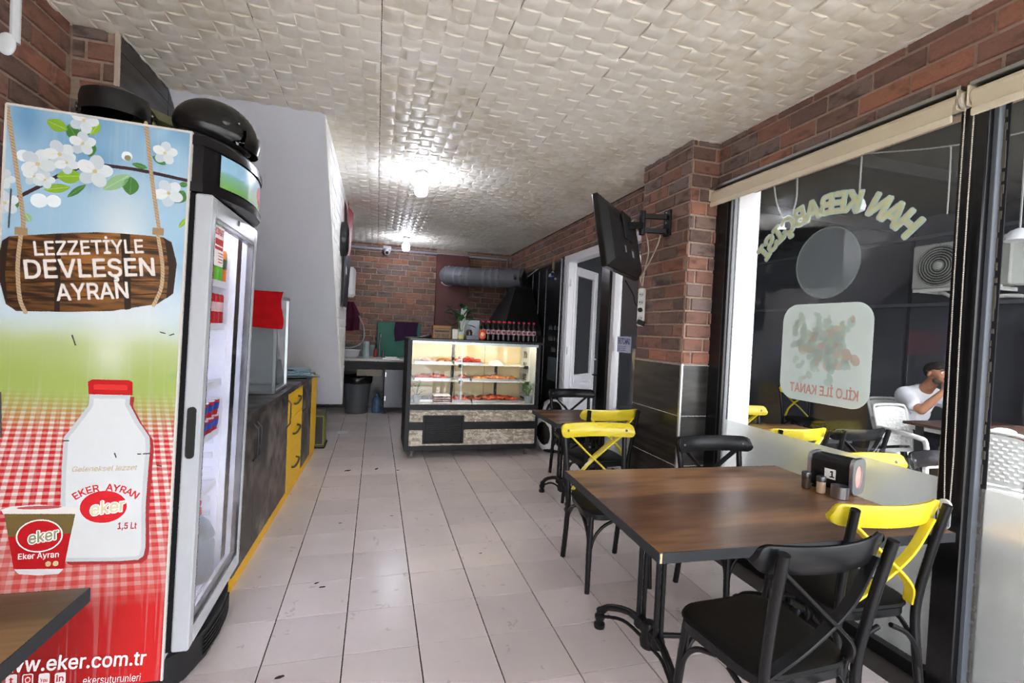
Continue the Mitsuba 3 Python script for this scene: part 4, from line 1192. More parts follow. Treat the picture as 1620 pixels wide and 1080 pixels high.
gb = thing('glass_showcase', 'empty glass box with aluminium corners on the left worktop', 'showcase')
x0, x1, y0, y1, z0, z1 = -1.28, -0.705, 3.83, 4.30, 0.937, 1.66
gb.part('frame', cat(*[bx(x - 0.012, x + 0.012, y - 0.012, y + 0.012, z0, z1, 0.002) for x in (x0, x1) for y in (y0, y1)], *[bx(x0, x1, y - 0.01, y + 0.01, z, z + 0.022, 0.002) for y in (y0, y1) for z in (z0, z1 - 0.022)],
                     *[bx(x - 0.01, x + 0.01, y0, y1, z, z + 0.022, 0.002) for x in (x0, x1) for z in (z0, z1 - 0.022)]), 'vmet', '#b8c0c3')
for p in ([(x0, y0, z0), (x1, y0, z0), (x1, y0, z1), (x0, y0, z1)], [(x1, y0, z0), (x1, y1, z0), (x1, y1, z1), (x1, y0, z1)]):
    gb.part('glass', tm(p, [[0, 1, 2, 3]]), 'glass', smooth=False)
gb.part('back_panel', bx(x0, x1, y1 - 0.003, y1 + 0.003, z0 + 0.01, z1), 'vc', '#8f979b', smooth=False)
gb.part('base', bx(x0, x1, y0, y1, z0, z0 + 0.008), 'vc', '#878e92', smooth=False)


def cloth_sheet(w, h, amp, seed, nx=26, nz=22, folds=2.2):
    r = np.random.default_rng(seed)
    v, f = [], []
    for j in range(nz + 1):
        for i in range(nx + 1):
            s, t = i / nx, j / nz
            d = amp * (0.3 + t) * math.sin(folds * 2 * math.pi * s + 1.3 * t + seed) + 0.4 * amp * math.sin(7 * s + 5 * t + seed)
            v.append(((s - 0.5) * w + 0.01 * math.sin(6 * t + seed), d, -t * h - 0.012 * math.sin(5 * s + seed) * t))
    for j in range(nz):
        for i in range(nx):
            a = j * (nx + 1) + i
            f.append([a, a + 1, a + nx + 2, a + nx + 1])
    return tm(v, f)


rc = cat(mv(cloth_sheet(0.64, 0.26, 0.003, 3), -0.98, 3.812, 1.685), axes(cloth_sheet(0.54, 0.30, 0.002, 4), X, Z, (0, -1, 0), (-1.0, 3.812, 1.686)))
solo('red_cloth', 'bright red cloth draped over the glass box on the worktop', 'cloth', rc, 'redcloth', smooth=True)
bag = []
for k in range(7):
    p = [(-0.95 + 0.02 * math.sin(k * 2.1), 4.95 + 0.03 * k * (k % 2), 0.945 + 0.013 * k), (-0.74, 5.02, 0.952 + 0.012 * k + 0.006 * math.sin(k)), (-0.625 + 0.03 * math.sin(k * 1.7), 5.12 - 0.02 * k, 0.942 + 0.010 * k)]
    bag.append(sweep(bez(p, 8), rectp(0.34 - 0.01 * k, 0.009, 0.003), up=(0, 0, 1)))
cols = np.vstack([np.tile(lin(('#5a6a72', '#7d97a0', '#9fb6bd', '#3f5560', '#87a0aa', '#5f7b88', '#788c93')[k]), (len(b.vertices), 1)) for k, b in enumerate(bag)])
solo('plastic_bag_stack', 'flattened stack of bluish plastic bags at the end of the worktop', 'bags', cat(*bag), 'vcg', cols, smooth=True)
tn = thing('oil_canister', 'dented olive green tin canister on the floor past the yellow counter end', 'canister')
tn.part('body', bx(-0.76, -0.545, 5.97, 6.30, 0.015, 0.40, 0.012), 'vc', '#77793b')
tn.part('rim', cat(bx(-0.765, -0.54, 5.965, 6.305, 0.01, 0.035, 0.004), bx(-0.765, -0.54, 5.965, 6.305, 0.385, 0.405, 0.004)), 'vc', '#4b4c2c')
tn.part('dark_face', bx(-0.745, -0.56, 5.964, 5.97, 0.05, 0.37, 0.002), 'vc', '#2e2d22')
tn.part('base_pad', bx(-0.775, -0.53, 5.955, 6.315, 0.0, 0.014), 'vcm', '#1d1b18')
solo('paper_scrap', 'white paper scrap on the floor tiles by the canister', 'paper', axes(ext(Polygon([(0, 0), (0.13, 0.02), (0.12, 0.20), (0.09, 0.17), (-0.01, 0.18)]), 0.0015), X, Y, Z, (-0.44, 6.72, 0.001)), 'vcm', '#d5d7dc', smooth=False)
for i, (x, y, r, a) in enumerate([(-0.22, 5.02, 0.035, 20), (0.06, 5.05, 0.03, 70), (0.27, 4.98, 0.02, 10), (-0.20, 3.70, 0.014, 0), (0.17, 3.78, 0.012, 0), (0.02, 5.62, 0.014, 0), (-0.27, 2.86, 0.016, 30), (-0.235, 2.81, 0.018, 0), (-0.33, 2.12, 0.02, 15), (0.72, 3.05, 0.012, 0), (0.95, 3.72, 0.012, 0)]):
    solo('crumb', f'dark crumb on the floor tiles, {ORD[i]} in order from the kitchen aisle', 'crumb', mv(rot(ball(r, (0, 0, 0), 1, (1, 0.4, 0.12)), a, (0, 0, 1)), x, y, r * 0.11), 'vcm', '#37302c', group='crumbs on the floor')

# ---------------------------------------------------------------- things on the stair wall
ck = thing('wall_clock', 'round dark-rimmed clock on the white stair wall', 'clock')
ck.part('rim', axes(lathe([(0.175, 0), (0.18, 0.02), (0.17, 0.055), (0.15, 0.07), (0.14, 0.066), (0.14, 0.03), (0, 0.03)], 40), Y, Z, X, (-0.386, 5.36, 2.36)), 'vcg', '#1d1d20', smooth=35)
ck.part('dial', axes(lathe([(0.14, 0.0), (0.14, 0.004), (0, 0.004)], 40), Y, Z, X, (-0.352, 5.36, 2.36)), 'vcg', '#c9cbd2', smooth=False)
for a, L_, w in ((60, 0.075, 0.008), (-35, 0.11, 0.006)):
    ck.part('hand', axes(rot(bx(0, L_, -w / 2, w / 2, 0, 0.003), a, (0, 0, 1)), Y, Z, X, (-0.345, 5.36, 2.36)), 'vc', '#151517', smooth=False)
fl = thing('wall_banner', 'long red and navy banner hanging on the stair wall behind the clock', 'banner')


def banner_piece(za, zb, y0, y1):
    v, f = [], []
    for j in range(9):
        for i in range(7):
            s, t = i / 6, j / 8
            v.append((-0.365 + 0.014 * math.sin(5 * s + 2 * t) + 0.03 * (s if s > 0.5 else 0.3), y0 + (y1 - y0) * s, za + (zb - za) * t))
    for j in range(8):
        for i in range(6):
            a = j * 7 + i
            f.append([a, a + 1, a + 8, a + 7])
    return tm(v, f)


fl.part('red_half', banner_piece(2.28, 2.86, 5.62, 6.35), 'vc', '#b5202c', smooth=True)
fl.part('navy_half', banner_piece(1.66, 2.28, 5.50, 6.15), 'vc', '#1c2236', smooth=True)
fl.part('tag', bx(-0.345, -0.34, 5.58, 5.68, 2.02, 2.10), 'vc', '#e2e2e6', smooth=False)
sdp = thing('towel_dispenser', 'white wall dispenser at the far end of the stair wall', 'dispenser')
sdp.part('case', bx(-0.392, -0.28, 6.42, 6.66, 1.82, 2.20, 0.03), 'vcg', '#dfe0e3')
sdp.part('slot', bx(-0.36, -0.30, 6.45, 6.63, 1.812, 1.82), 'vc', '#8e9094', smooth=False)


# ---------------------------------------------------------------- ceiling lamps, camera
def bulb(label, x, y):
    t = thing('ceiling_bulb', label, 'lamp', place(x, y, 0), 'bare bulbs on the ceiling')
    t.part('rose', lathe([(0.05, 2.885), (0.062, 2.893), (0.058, 2.918), (0.05, CEIL - 0.004)], 24), 'vc', '#8b8c8e', smooth=40)
    t.part('holder', lathe([(0.022, 2.835), (0.03, 2.85), (0.05, 2.872), (0.05, 2.886)], 20), 'vc', '#c9cdd0', smooth=40)
    k = t.key + '__globe'
    scene[k] = {**shape(lathe([(0.0, 2.688), (0.03, 2.692), (0.052, 2.706), (0.062, 2.73), (0.062, 2.79), (0.05, 2.815), (0.022, 2.835)], 24), 'vc', '#ffffff', smooth=True), 'to_world': t.M,
                'emitter': {'type': 'area', 'radiance': {'type': 'rgb', 'value': [BULB * c for c in (0.93, 0.97, 1.1)]}}}
    labels[k] = {'label': 'glowing white globe'}


bulb('bare glowing bulb in the middle of the ceiling, nearer one', 0.355, 4.57)
bulb('bare glowing bulb near the back wall', 0.415, 8.0)
cc = thing('security_camera', 'small white dome camera high on the back brick wall', 'camera')
cc.part('mount', bx(0.06, 0.21, YB - 0.06, YB - 0.014, 2.80, 2.89, 0.01), 'vcg', '#c9c9cf')
cc.part('eye', cat(mv(ball(0.055, (0, 0, 0), 2), 0.135, YB - 0.10, 2.77), mv(rot(lathe([(0.05, 0), (0.055, 0.06)], 20), 0, (1, 0, 0)), 0.135, YB - 0.10, 2.77)), 'vcg', '#bfbfc6', smooth=40)
cc.part('lens', ball(0.026, (0.135, YB - 0.145, 2.755), 2), 'vcg', '#0a0a0c', smooth=True)

# ---------------------------------------------------------------- wash-up corner at the back
sk = thing('sink_counter', 'pale sink counter with black apron against the back wall', 'sink counter')
sk.part('top', bx(-1.25, 1.0, 8.15, YB - 0.014, 0.875, 0.915, 0.004), 'vcg', '#b9b6b3')
sk.part('apron', bx(-1.25, 1.0, 8.17, 8.19, 0.74, 0.875), 'vc', '#121214', smooth=False)
sk.part('basin', cat(bx(-0.28, 0.12, 8.28, 8.72, 0.62, 0.87)), 'vmet', '#4c4741', smooth=False)
sk.part('drain', tube([(-0.1, 8.5, 0.62), (-0.1, 8.5, 0.5), (-0.1, 8.8, 0.46)], 0.03, 10), 'vc', '#b6b3b0')
sk.part('leg', cat(*[bx(x - 0.02, x + 0.02, y - 0.02, y + 0.02, 0, 0.875) for x in (-1.2, 0.95) for y in (8.2, 8.8)]), 'vc', '#26262a', smooth=False)
sk.part('sink_rim', cat(bx(0.12, 0.40, 8.3, 8.33, 0.915, 0.925), bx(0.12, 0.40, 8.7, 8.73, 0.915, 0.925), bx(0.12, 0.15, 8.3, 8.73, 0.915, 0.925), bx(0.37, 0.40, 8.3, 8.73, 0.915, 0.925)), 'vmet', '#c9c4c2')
fa = thing('faucet', 'chrome gooseneck tap on the sink counter', 'tap')
fa.part('spout', tube([(0.07, 8.62, 0.917), (0.07, 8.62, 1.25), (0.075, 8.55, 1.33), (0.08, 8.45, 1.33), (0.08, 8.4, 1.27)], 0.013, 10, smooth=5), 'vmet', '#8c8c92', smooth=50)
fa.part('body', mv(lathe([(0.03, 0.917), (0.03, 0.94), (0.02, 0.95), (0.02, 1.04), (0.0, 1.045)], 14), 0.135, 8.62, 0), 'vmet', '#77777d')
bs = thing('wash_basin', 'white plastic wash basin on the sink counter', 'basin', place(-0.42, 8.36, 0.917))
bs.part('bowl', lathe([(0.11, 0), (0.15, 0.03), (0.175, 0.12), (0.19, 0.125), (0.185, 0.13), (0.165, 0.122), (0.14, 0.035), (0.0, 0.02)], 30), 'vcg', '#d7d5da', smooth=40)
jb = thing('soap_jug', 'pale green plastic jug beside the wash basin', 'jug', place(-0.15, 8.42, 0.917))
jb.part('body', lathe([(0.055, 0), (0.062, 0.01), (0.058, 0.12), (0.05, 0.18), (0.056, 0.2), (0.058, 0.24), (0.04, 0.27), (0.0, 0.28)], 20), 'vcg', '#a9bcbb', smooth=40)
rb = thing('soap_bottle', 'small red bottle with dark cap behind the tap', 'bottle', place(0.005, 8.62, 0.917))
rb.part('body', lathe([(0.028, 0), (0.03, 0.005), (0.03, 0.12), (0.012, 0.15)], 16), 'vcg', '#a5301f', smooth=40)
rb.part('cap', lathe([(0.014, 0.15), (0.014, 0.24), (0.0, 0.245)], 12), 'vc', '#2d2d2d')
solo('chopping_board', 'large green board leaning on the back wall behind the sink', 'board', rot(bx(0.02, 0.78, YB - 0.085, YB - 0.065, 0.92, 1.53, 0.006), -3, (1, 0, 0), (0, YB - 0.07, 0.92)), 'vc', '#1d6150')
solo('purple_cloth', 'dark purple cloth hung over the green board', 'cloth', mv(cloth_sheet(0.40, 0.34, 0.006, 2), 0.52, YB - 0.095, 1.55), 'vcm', '#36203a', smooth=True)
hk = thing('burgundy_towel', 'burgundy towel hanging on the back wall above the basin', 'towel')
v = cloth_sheet(0.34, 0.5, 0.02, 6)
v.vertices[:, 0] *= (0.35 + 0.65 * np.clip(-v.vertices[:, 2] / 0.25, 0, 1))
hk.part('towel', mv(v, -0.45, YB - 0.06, 1.86), 'vcm', '#42192a', smooth=True)
solo('wash_hose', 'grey shower hose looping above the wash basin', 'hose', tube([(-0.30, YB - 0.04, 1.62), (-0.22, YB - 0.05, 1.45), (-0.20, YB - 0.08, 1.25), (-0.27, YB - 0.12, 1.12), (-0.42, YB - 0.14, 1.06), (-0.62, YB - 0.12, 1.07)], 0.012, 8, smooth=8), 'vc', '#a9a7ab', smooth=50)
tb = thing('trash_bin', 'large grey bin with black liner under the sink', 'bin', place(-0.27, 8.36, 0))
tb.part('body', lathe([(0.17, 0), (0.18, 0.01), (0.225, 0.56), (0.235, 0.57)], 30), 'vc', '#55585b', smooth=40)
n = 40
a = np.arange(n) * 2 * np.pi / n
ln = []
for z, r, w in ((0.50, 0.232, 0.004), (0.55, 0.245, 0.008), (0.60, 0.247, 0.01), (0.615, 0.225, 0.01), (0.56, 0.20, 0.006), (0.30, 0.16, 0.0)):
    rr = r + w * np.sin(a * 9 + z * 30)
    ln.append(np.c_[rr * np.cos(a), rr * np.sin(a), np.full(n, z) + w * np.sin(a * 5)])
tb.part('liner', tm(np.vstack(ln), [[i * n + j, i * n + (j + 1) % n, (i + 1) * n + (j + 1) % n, (i + 1) * n + j] for i in range(5) for j in range(n)]), 'vcg', '#141416', smooth=True)
wb = thing('water_bottle', 'blue tinted plastic water bottle on the floor between bin and steel cabinet', 'bottle', place(0.055, 8.34, 0.0))
wb.part('body', lathe([(0.07, 0), (0.078, 0.01), (0.078, 0.12), (0.072, 0.14), (0.078, 0.16), (0.078, 0.21), (0.05, 0.26), (0.02, 0.29)], 22), 'vcg', '#4c6f8e', smooth=40)
wb.part('cap', lathe([(0.022, 0.29), (0.022, 0.32), (0, 0.322)], 14), 'vc', '#6d8fb0')
sc = thing('steel_cabinet', 'stainless under-counter cabinet with hinges at its left edge', 'cabinet')
sc.part('body', bx(0.16, 0.62, 8.21, 8.70, 0.10, 0.85, 0.004), 'vmet', '#55565a')
sc.part('door', bx(0.165, 0.46, 8.195, 8.21, 0.11, 0.80, 0.004), 'vmet', '#5f6064')
sc.part('top_strip', bx(0.16, 0.62, 8.192, 8.21, 0.805, 0.85, 0.003), 'vmet', '#d0d0d2')
sc.part('hinge', cat(*[bx(0.17, 0.195, 8.186, 8.196, z, z + 0.08, 0.003) for z in (0.22, 0.62)]), 'vmet', '#e0e0e2')
sc.part('leg', cat(*[bx(x, x + 0.03, y, y + 0.03, 0, 0.1) for x in (0.18, 0.56) for y in (8.24, 8.64)]), 'vc', '#202022', smooth=False)

# ---------------------------------------------------------------- extractor: duct, collar, hood, pipes
dc = thing('extractor_duct', 'fat grey metal duct bending out of the back wall under the ceiling', 'duct')
path = bez([(1.24, 8.735, 2.42), (1.22, 8.60, 2.42), (1.37, 8.42, 2.40), (1.72, 8.23, 2.38), (2.08, 8.02, 2.38), (2.36, 7.85, 2.38)], 7)
dc.part('pipe', sweep(path, circ(0.165, 28)), 'vc', '#62646b', smooth=50)
for i in (9, 13, 15, 17, 22, 24, 26):
    dc.part('seam_ring', sweep(path[i:i + 2] * [[1, 1, 1], [1, 1, 1]], circ(0.171, 28)), 'vc', '#6f7278', smooth=50)
dc.part('foil_collar', sweep(path[0:3], circ(0.182, 28)), 'vmet', '#b9bbc0', smooth=50)
dc.part('end_flange', cat(sweep(path[-3:-1], circ(0.20, 4)), sweep([path[-1], path[-1] + (path[-1] - path[-2])], circ(0.20, 4))), 'vmet', '#aeb4ba', smooth=False)
hd_ = thing('cooker_hood', 'black sloping cooker hood in the right back corner', 'hood')
hb = hull([(2.16, 7.50, 2.20), (2.44, 7.50, 2.20), (2.16, 7.86, 2.20), (2.44, 7.86, 2.20), (1.84, 6.95, 1.50), (2.44, 6.95, 1.50), (1.84, 8.35, 1.50), (2.44, 8.35, 1.50), (1.84, 6.95, 1.42), (2.44, 6.95, 1.42), (1.84, 8.35, 1.42), (2.44, 8.35, 1.42)])
hd_.part('canopy', hb, 'vc', '#101113', smooth=False)
gr = thing('charcoal_grill', 'black grill cabinet under the hood', 'grill')
gr.part('body', bx(1.9, 2.44, 6.95, 8.3, 0.0, 0.95, 0.006), 'vc', '#121214')
gr.part('top', bx(1.88, 2.44, 6.93, 8.32, 0.95, 0.98, 0.004), 'vc', '#1d1d1f')
solo('gas_pipe', 'thin pale pipe running down the back right corner', 'pipe', tube([(2.36, YB - 0.06, 2.85), (2.355, YB - 0.06, 2.3), (2.32, YB - 0.06, 1.75), (2.27, YB - 0.06, 1.25)], 0.02, 8), 'vc', '#77706c', smooth=50)
solo('grey_cable', 'thin grey cable hanging beside the hood', 'cable', tube([(2.44, 8.5, 2.25), (2.40, 8.5, 1.95), (2.36, 8.5, 1.6)], 0.007, 6), 'vc', '#7a7b80', smooth=50)
nz_ = thing('bead_ornament', 'cluster of blue and white eye beads hanging from a tan tassel', 'ornament')
nz_.part('tassel', cat(mv(lathe([(0.012, 0), (0.022, 0.03), (0.02, 0.12), (0.008, 0.14)], 12), 2.395, 6.42, 2.37), tube([(2.395, 6.42, 2.34), (2.395, 6.42, 2.52)], 0.004, 6)), 'vc', '#8a7350')
r_ = np.random.default_rng(5)
for q in range(18):
    d = r_.normal(size=3)
    d /= np.linalg.norm(d)
    nz_.part('bead', ball(0.019, np.array([2.395, 6.42, 2.285]) + d * 0.05, 1), 'vcg', ('#20306e', '#c9d3e2', '#141a38')[q % 3], smooth=True)
solo('loose_cable', 'white cable slanting under the brick beam by the hood', 'cable', tube([(2.43, 7.35, 2.50), (2.40, 7.1, 2.47), (2.37, 7.55, 2.38)], 0.008, 6), 'vc', '#9a9b9e', smooth=50)
bp = thing('football_pouf', 'black and white football patterned pouf behind the display counter', 'pouf')
s = trimesh.creation.icosphere(subdivisions=5, radius=1.0)
ic = trimesh.creation.icosahedron().vertices
ic = ic / np.linalg.norm(ic, axis=1, keepdims=True)
ic = ic @ trimesh.transformations.euler_matrix(0.5, 0.3, 0.9)[:3, :3].T
d = (s.vertices @ ic.T).max(1)
s.vertices[:, 2] = np.maximum(s.vertices[:, 2], -0.9)
bp.part('cover', mv(tm(s.vertices * [0.23, 0.23, 0.345], s.faces), 2.17, 5.58, 0.312), 'ball', uv=np.c_[(d > 0.905).astype(float), d], smooth=True)

# ---------------------------------------------------------------- refrigerated display counter
DX0, DX1, DY0, DY1 = 0.345, 1.905, 5.40, 6.06
dcs = thing('display_counter', 'black refrigerated glass display counter with stone-pattern front', 'display counter')
B = '#101114'
dcs.part('end_panel', cat(bx(DX0, DX0 + 0.045, DY0 + 0.02, DY1, 0.1, 1.345, 0.003), bx(DX0, DX0 + 0.05, DY0, DY0 + 0.03, 0.1, 1.345, 0.003)), 'vc', B)
dcs.part('end_panel', cat(bx(DX1 - 0.045, DX1, DY0 + 0.02, DY1, 0.1, 1.325, 0.003), bx(DX1 - 0.03, DX1, DY0, DY0 + 0.03, 0.1, 1.325, 0.003)), 'vc', B)
dcs.part('counter_top', bx(DX0 + 0.02, DX1 + 0.02, DY0 - 0.015, DY1, 1.325, 1.352, 0.003), 'vcg', '#131316')
dcs.part('base', bx(DX0, DX1, DY0, DY1, 0.085, 0.14, 0.003), 'vc', B)
dcs.part('carcass', bx(DX0 + 0.02, DX1 - 0.02, DY0 + 0.03, DY1, 0.14, 0.60), 'vc', '#17181a', smooth=False)
dcs.part('rail', cat(bx(DX0, DX1, DY0, DY0 + 0.04, 0.545, 0.605, 0.004), bx(DX0, DX1, DY0 + 0.004, DY0 + 0.04, 0.32, 0.41, 0.004)), 'vc', B)
dcs.part('stone_panel', bx(DX0 + 0.03, DX1 - 0.02, DY0 + 0.012, DY0 + 0.03, 0.41, 0.545), 'stone', smooth=False, label='stone-pattern strip, upper')
dcs.part('stone_panel', bx(DX0 + 0.03, DX1 - 0.02, DY0 + 0.012, DY0 + 0.03, 0.14, 0.32), 'stone', smooth=False, label='stone-pattern strip, lower')
vg = dcs.part('vent_grille', cat(bx(0.545, 0.57, DY0 - 0.012, DY0 + 0.02, 0.165, 0.485, 0.003), bx(0.985, 1.01, DY0 - 0.012, DY0 + 0.02, 0.165, 0.485, 0.003), bx(0.57, 0.985, DY0 - 0.012, DY0 + 0.02, 0.165, 0.185, 0.003), bx(0.57, 0.985, DY0 - 0.012, DY0 + 0.02, 0.465, 0.485, 0.003), bx(0.57, 0.985, DY0 + 0.005, DY0 + 0.02, 0.185, 0.465)), 'vc', '#0b0b0d')
for q in range(12):
    vg.part('louvre', rot(bx(0.572, 0.983, DY0 - 0.008, DY0 + 0.006, 0.197 + q * 0.0225, 0.200 + q * 0.0225), 0, (1, 0, 0)), 'vc', '#141417', smooth=False)
for x in (DX0 + 0.09, DX1 - 0.12):
    for y in (DY0 + 0.07, DY1 - 0.08):
        dcs.part('caster', cat(mv(rot(lathe([(0.028, -0.012), (0.034, -0.008), (0.034, 0.008), (0.028, 0.012)], 18), 90, (0, 1, 0)), x, y, 0.034), bx(x - 0.02, x + 0.02, y - 0.02, y + 0.02, 0.06, 0.086)), 'vc', '#6f6c6a')
dcs.part('inner_back', bx(DX0 + 0.045, DX1 - 0.045, DY1 - 0.03, DY1 - 0.01, 0.6, 1.31), 'vc', '#e6d3a6', smooth=False)
for x in (0.98, 1.36):
    dcs.part('back_seam', bx(x, x + 0.006, DY1 - 0.034, DY1 - 0.029, 0.62, 1.3), 'vc', '#a98f62', smooth=False)
for x, w in ((DX0 + 0.05, 1), (DX1 - 0.05, -1)):
    vp = dcs.part('vent_panel', bx(x, x + w * 0.012, DY0 + 0.25, DY1 - 0.04, 0.64, 1.29), 'vc', '#c9d0d4', smooth=False)
    vp.part('slot', cat(*[bx(x + w * 0.010, x + w * 0.0135, DY0 + 0.34 + q * 0.03, DY0 + 0.355 + q * 0.03, z, z + 0.085) for q in range(5) for z in (0.72, 0.86, 1.0, 1.14)]), 'vc', '#2b2f33', smooth=False)
dcs.part('side_mirror', bx(DX1 - 0.05, DX1 - 0.046, DY0 + 0.03, DY0 + 0.25, 0.61, 1.3), 'vc', '#cfd6d8', smooth=False)
for z, dpt in ((1.04, 0.36), (0.85, 0.42)):
    s_ = dcs.part('glass_shelf', bx(DX0 + 0.05, DX1 - 0.06, DY1 - 0.06 - dpt, DY1 - 0.06, z, z + 0.008), 'vcg', '#dfe6e2', smooth=False)
    s_.part('clip', cat(*[bx(x, x + 0.05, DY1 - 0.07 - dpt, DY1 - 0.04 - dpt, z - 0.025, z + 0.012, 0.004) for x in (0.96, 1.78)]), 'vc', '#141414')
for x in (0.935, 1.50):
    dcs.part('shelf_post', bx(x, x + 0.03, DY1 - 0.06, DY1 - 0.03, 0.62, 1.10 if x > 1 else 1.3), 'vc', '#191919', smooth=False)
dcs.part('floor_tray', bx(DX0 + 0.045, DX1 - 0.045, DY0 + 0.03, DY1 - 0.03, 0.6, 0.612), 'vc', '#b5b3ae', smooth=False)
dcs.part('front_glass', tm([(DX0 + 0.05, DY0 + 0.012, 0.605), (DX1 - 0.03, DY0 + 0.012, 0.605), (DX1 - 0.03, DY0 + 0.012, 1.325), (DX0 + 0.05, DY0 + 0.012, 1.325)], [[0, 1, 2, 3]]), 'glass', smooth=False)
dcs.part('front_trim', cat(bx(DX0 + 0.05, DX1 - 0.03, DY0 + 0.006, DY0 + 0.02, 1.295, 1.325), bx(0.955, 0.965, DY0 + 0.016, DY0 + 0.02, 0.61, 1.3)), 'vmet', '#aab4b6', smooth=False)
k = dcs.key + '__light_tube'
scene[k] = {**shape(axes(lathe([(0.0, 0), (0.012, 0.001), (0.012, 1.38), (0, 1.381)], 12), Y, Z, X, (0.43, DY0 + 0.06, 1.311)), 'vc', '#ffffff', smooth=40), 'emitter': {'type': 'area', 'radiance': {'type': 'rgb', 'value': [CASE_LIGHT * c for c in (1.1, 0.95, 0.68)]}}}


def heap(n, w, d, h, r, cols, seed, sub=1):
    q = np.random.default_rng(seed)
    ms, cs = [], []
    for i in range(n):
        s = r * q.uniform(0.7, 1.2)
        x, y = q.uniform(-w / 2 + s, w / 2 - s), q.uniform(-d / 2 + s, d / 2 - s)
        z = h * max(0, 1 - (2 * x / w) ** 2) * q.uniform(0.3, 1) + s * 0.4
        m = ball(s, (0, 0, 0), sub, (1.3, 1, 0.6))
        m.vertices += q.normal(0, s * 0.08, m.vertices.shape)
        m = mv(rot(m, q.uniform(0, 360), (0, 0, 1)), x, y, z)
        ms.append(m)
        cs.append(np.tile(lin(cols[i % len(cols)]), (len(m.vertices), 1)))
    return cat(*ms), np.vstack(cs)


def tray(label, x, y, z, w, d, cols, n, h, r, seed, rim='#b9bcbd', group=None, name='food_tray'):
    t = thing(name, label, 'tray', place(x, y, z))
    t.part('pan', cat(bx(-w / 2, w / 2, -d / 2, d / 2, 0, 0.004), bx(-w / 2, -w / 2 + 0.004, -d / 2, d / 2, 0, 0.03), bx(w / 2 - 0.004, w / 2, -d / 2, d / 2, 0, 0.03), bx(-w / 2, w / 2, -d / 2, -d / 2 + 0.004, 0, 0.03), bx(-w / 2, w / 2, d / 2 - 0.004, d / 2, 0, 0.03)), 'vmet', rim, smooth=False)
    m, c = heap(n, w - 0.01, d - 0.01, h, r, cols, seed)
    t.part('food', mv(m, 0, 0, 0.008), 'vcg', c, smooth=True, kind='stuff')


tray('tray of sliced pale meat on the upper shelf, far left', 0.58, 5.80, 1.048, 0.26, 0.28, ('#e3c9c2', '#d9a59b', '#efe2da'), 30, 0.03, 0.03, 1)
tray('tray of browned meat on the upper shelf, second from the left', 0.80, 5.80, 1.048, 0.17, 0.26, ('#c58d6a', '#b5764f', '#d9a98a'), 26, 0.03, 0.028, 2)
tray('heap of red meat on the upper shelf between the browned meat and the white bowl', 1.09, 5.79, 1.048, 0.36, 0.28, ('#b52a2e', '#d9584f', '#efd9cf', '#c73c3a'), 60, 0.055, 0.030, 3)
bw = thing('white_bowl', 'white upturned bowl on the upper shelf of the display', 'bowl', place(1.45, 5.80, 1.048))
bw.part('bowl', lathe([(0.10, 0), (0.098, 0.006), (0.08, 0.035), (0.04, 0.055), (0.03, 0.056), (0.03, 0.062), (0.0, 0.062)], 26), 'vcg', '#efece4', smooth=40)
tray('tray of red skewers on the middle shelf at the left', 0.66, 5.77, 0.858, 0.42, 0.32, ('#c4402f', '#d9694c', '#b9352c'), 50, 0.03, 0.026, 4)
tray('wide tray of orange fried food on the middle shelf at the right', 1.42, 5.77, 0.858, 0.60, 0.34, ('#d9904f', '#c97438', '#e3a968'), 80, 0.025, 0.028, 5)
tray('tray of dark orange kebab pieces on the middle shelf by the shelf post', 1.03, 5.77, 0.858, 0.14, 0.30, ('#c55a24', '#a93f1c'), 24, 0.03, 0.026, 6)
tray('shallow tray of red kebab meat on the display floor, right', 1.42, 5.70, 0.614, 0.60, 0.36, ('#b94a2c', '#a2391f', '#cc6a3e'), 80, 0.035, 0.028, 7)
tray('small tray of orange pieces on the display floor, centre', 0.99, 5.66, 0.614, 0.22, 0.30, ('#c4562c', '#8e2f1a'), 36, 0.03, 0.026, 8)
tray('empty-looking steel tray on the display floor, far left', 0.54, 5.70, 0.614, 0.24, 0.32, ('#8f9494', '#7c8080'), 20, 0.01, 0.02, 9)
cs_ = thing('striped_cloth', 'folded dark red and white striped cloth on the display floor', 'cloth', place(0.76, 5.60, 0.614))
for q in range(7):
    cs_.part('stripe', bx(-0.10, 0.10, -0.12, 0.12, 0.002 + q * 0.012, 0.012 + q * 0.012, 0.003), 'vcm', ('#e2ddd8', '#5a2630')[q % 2])


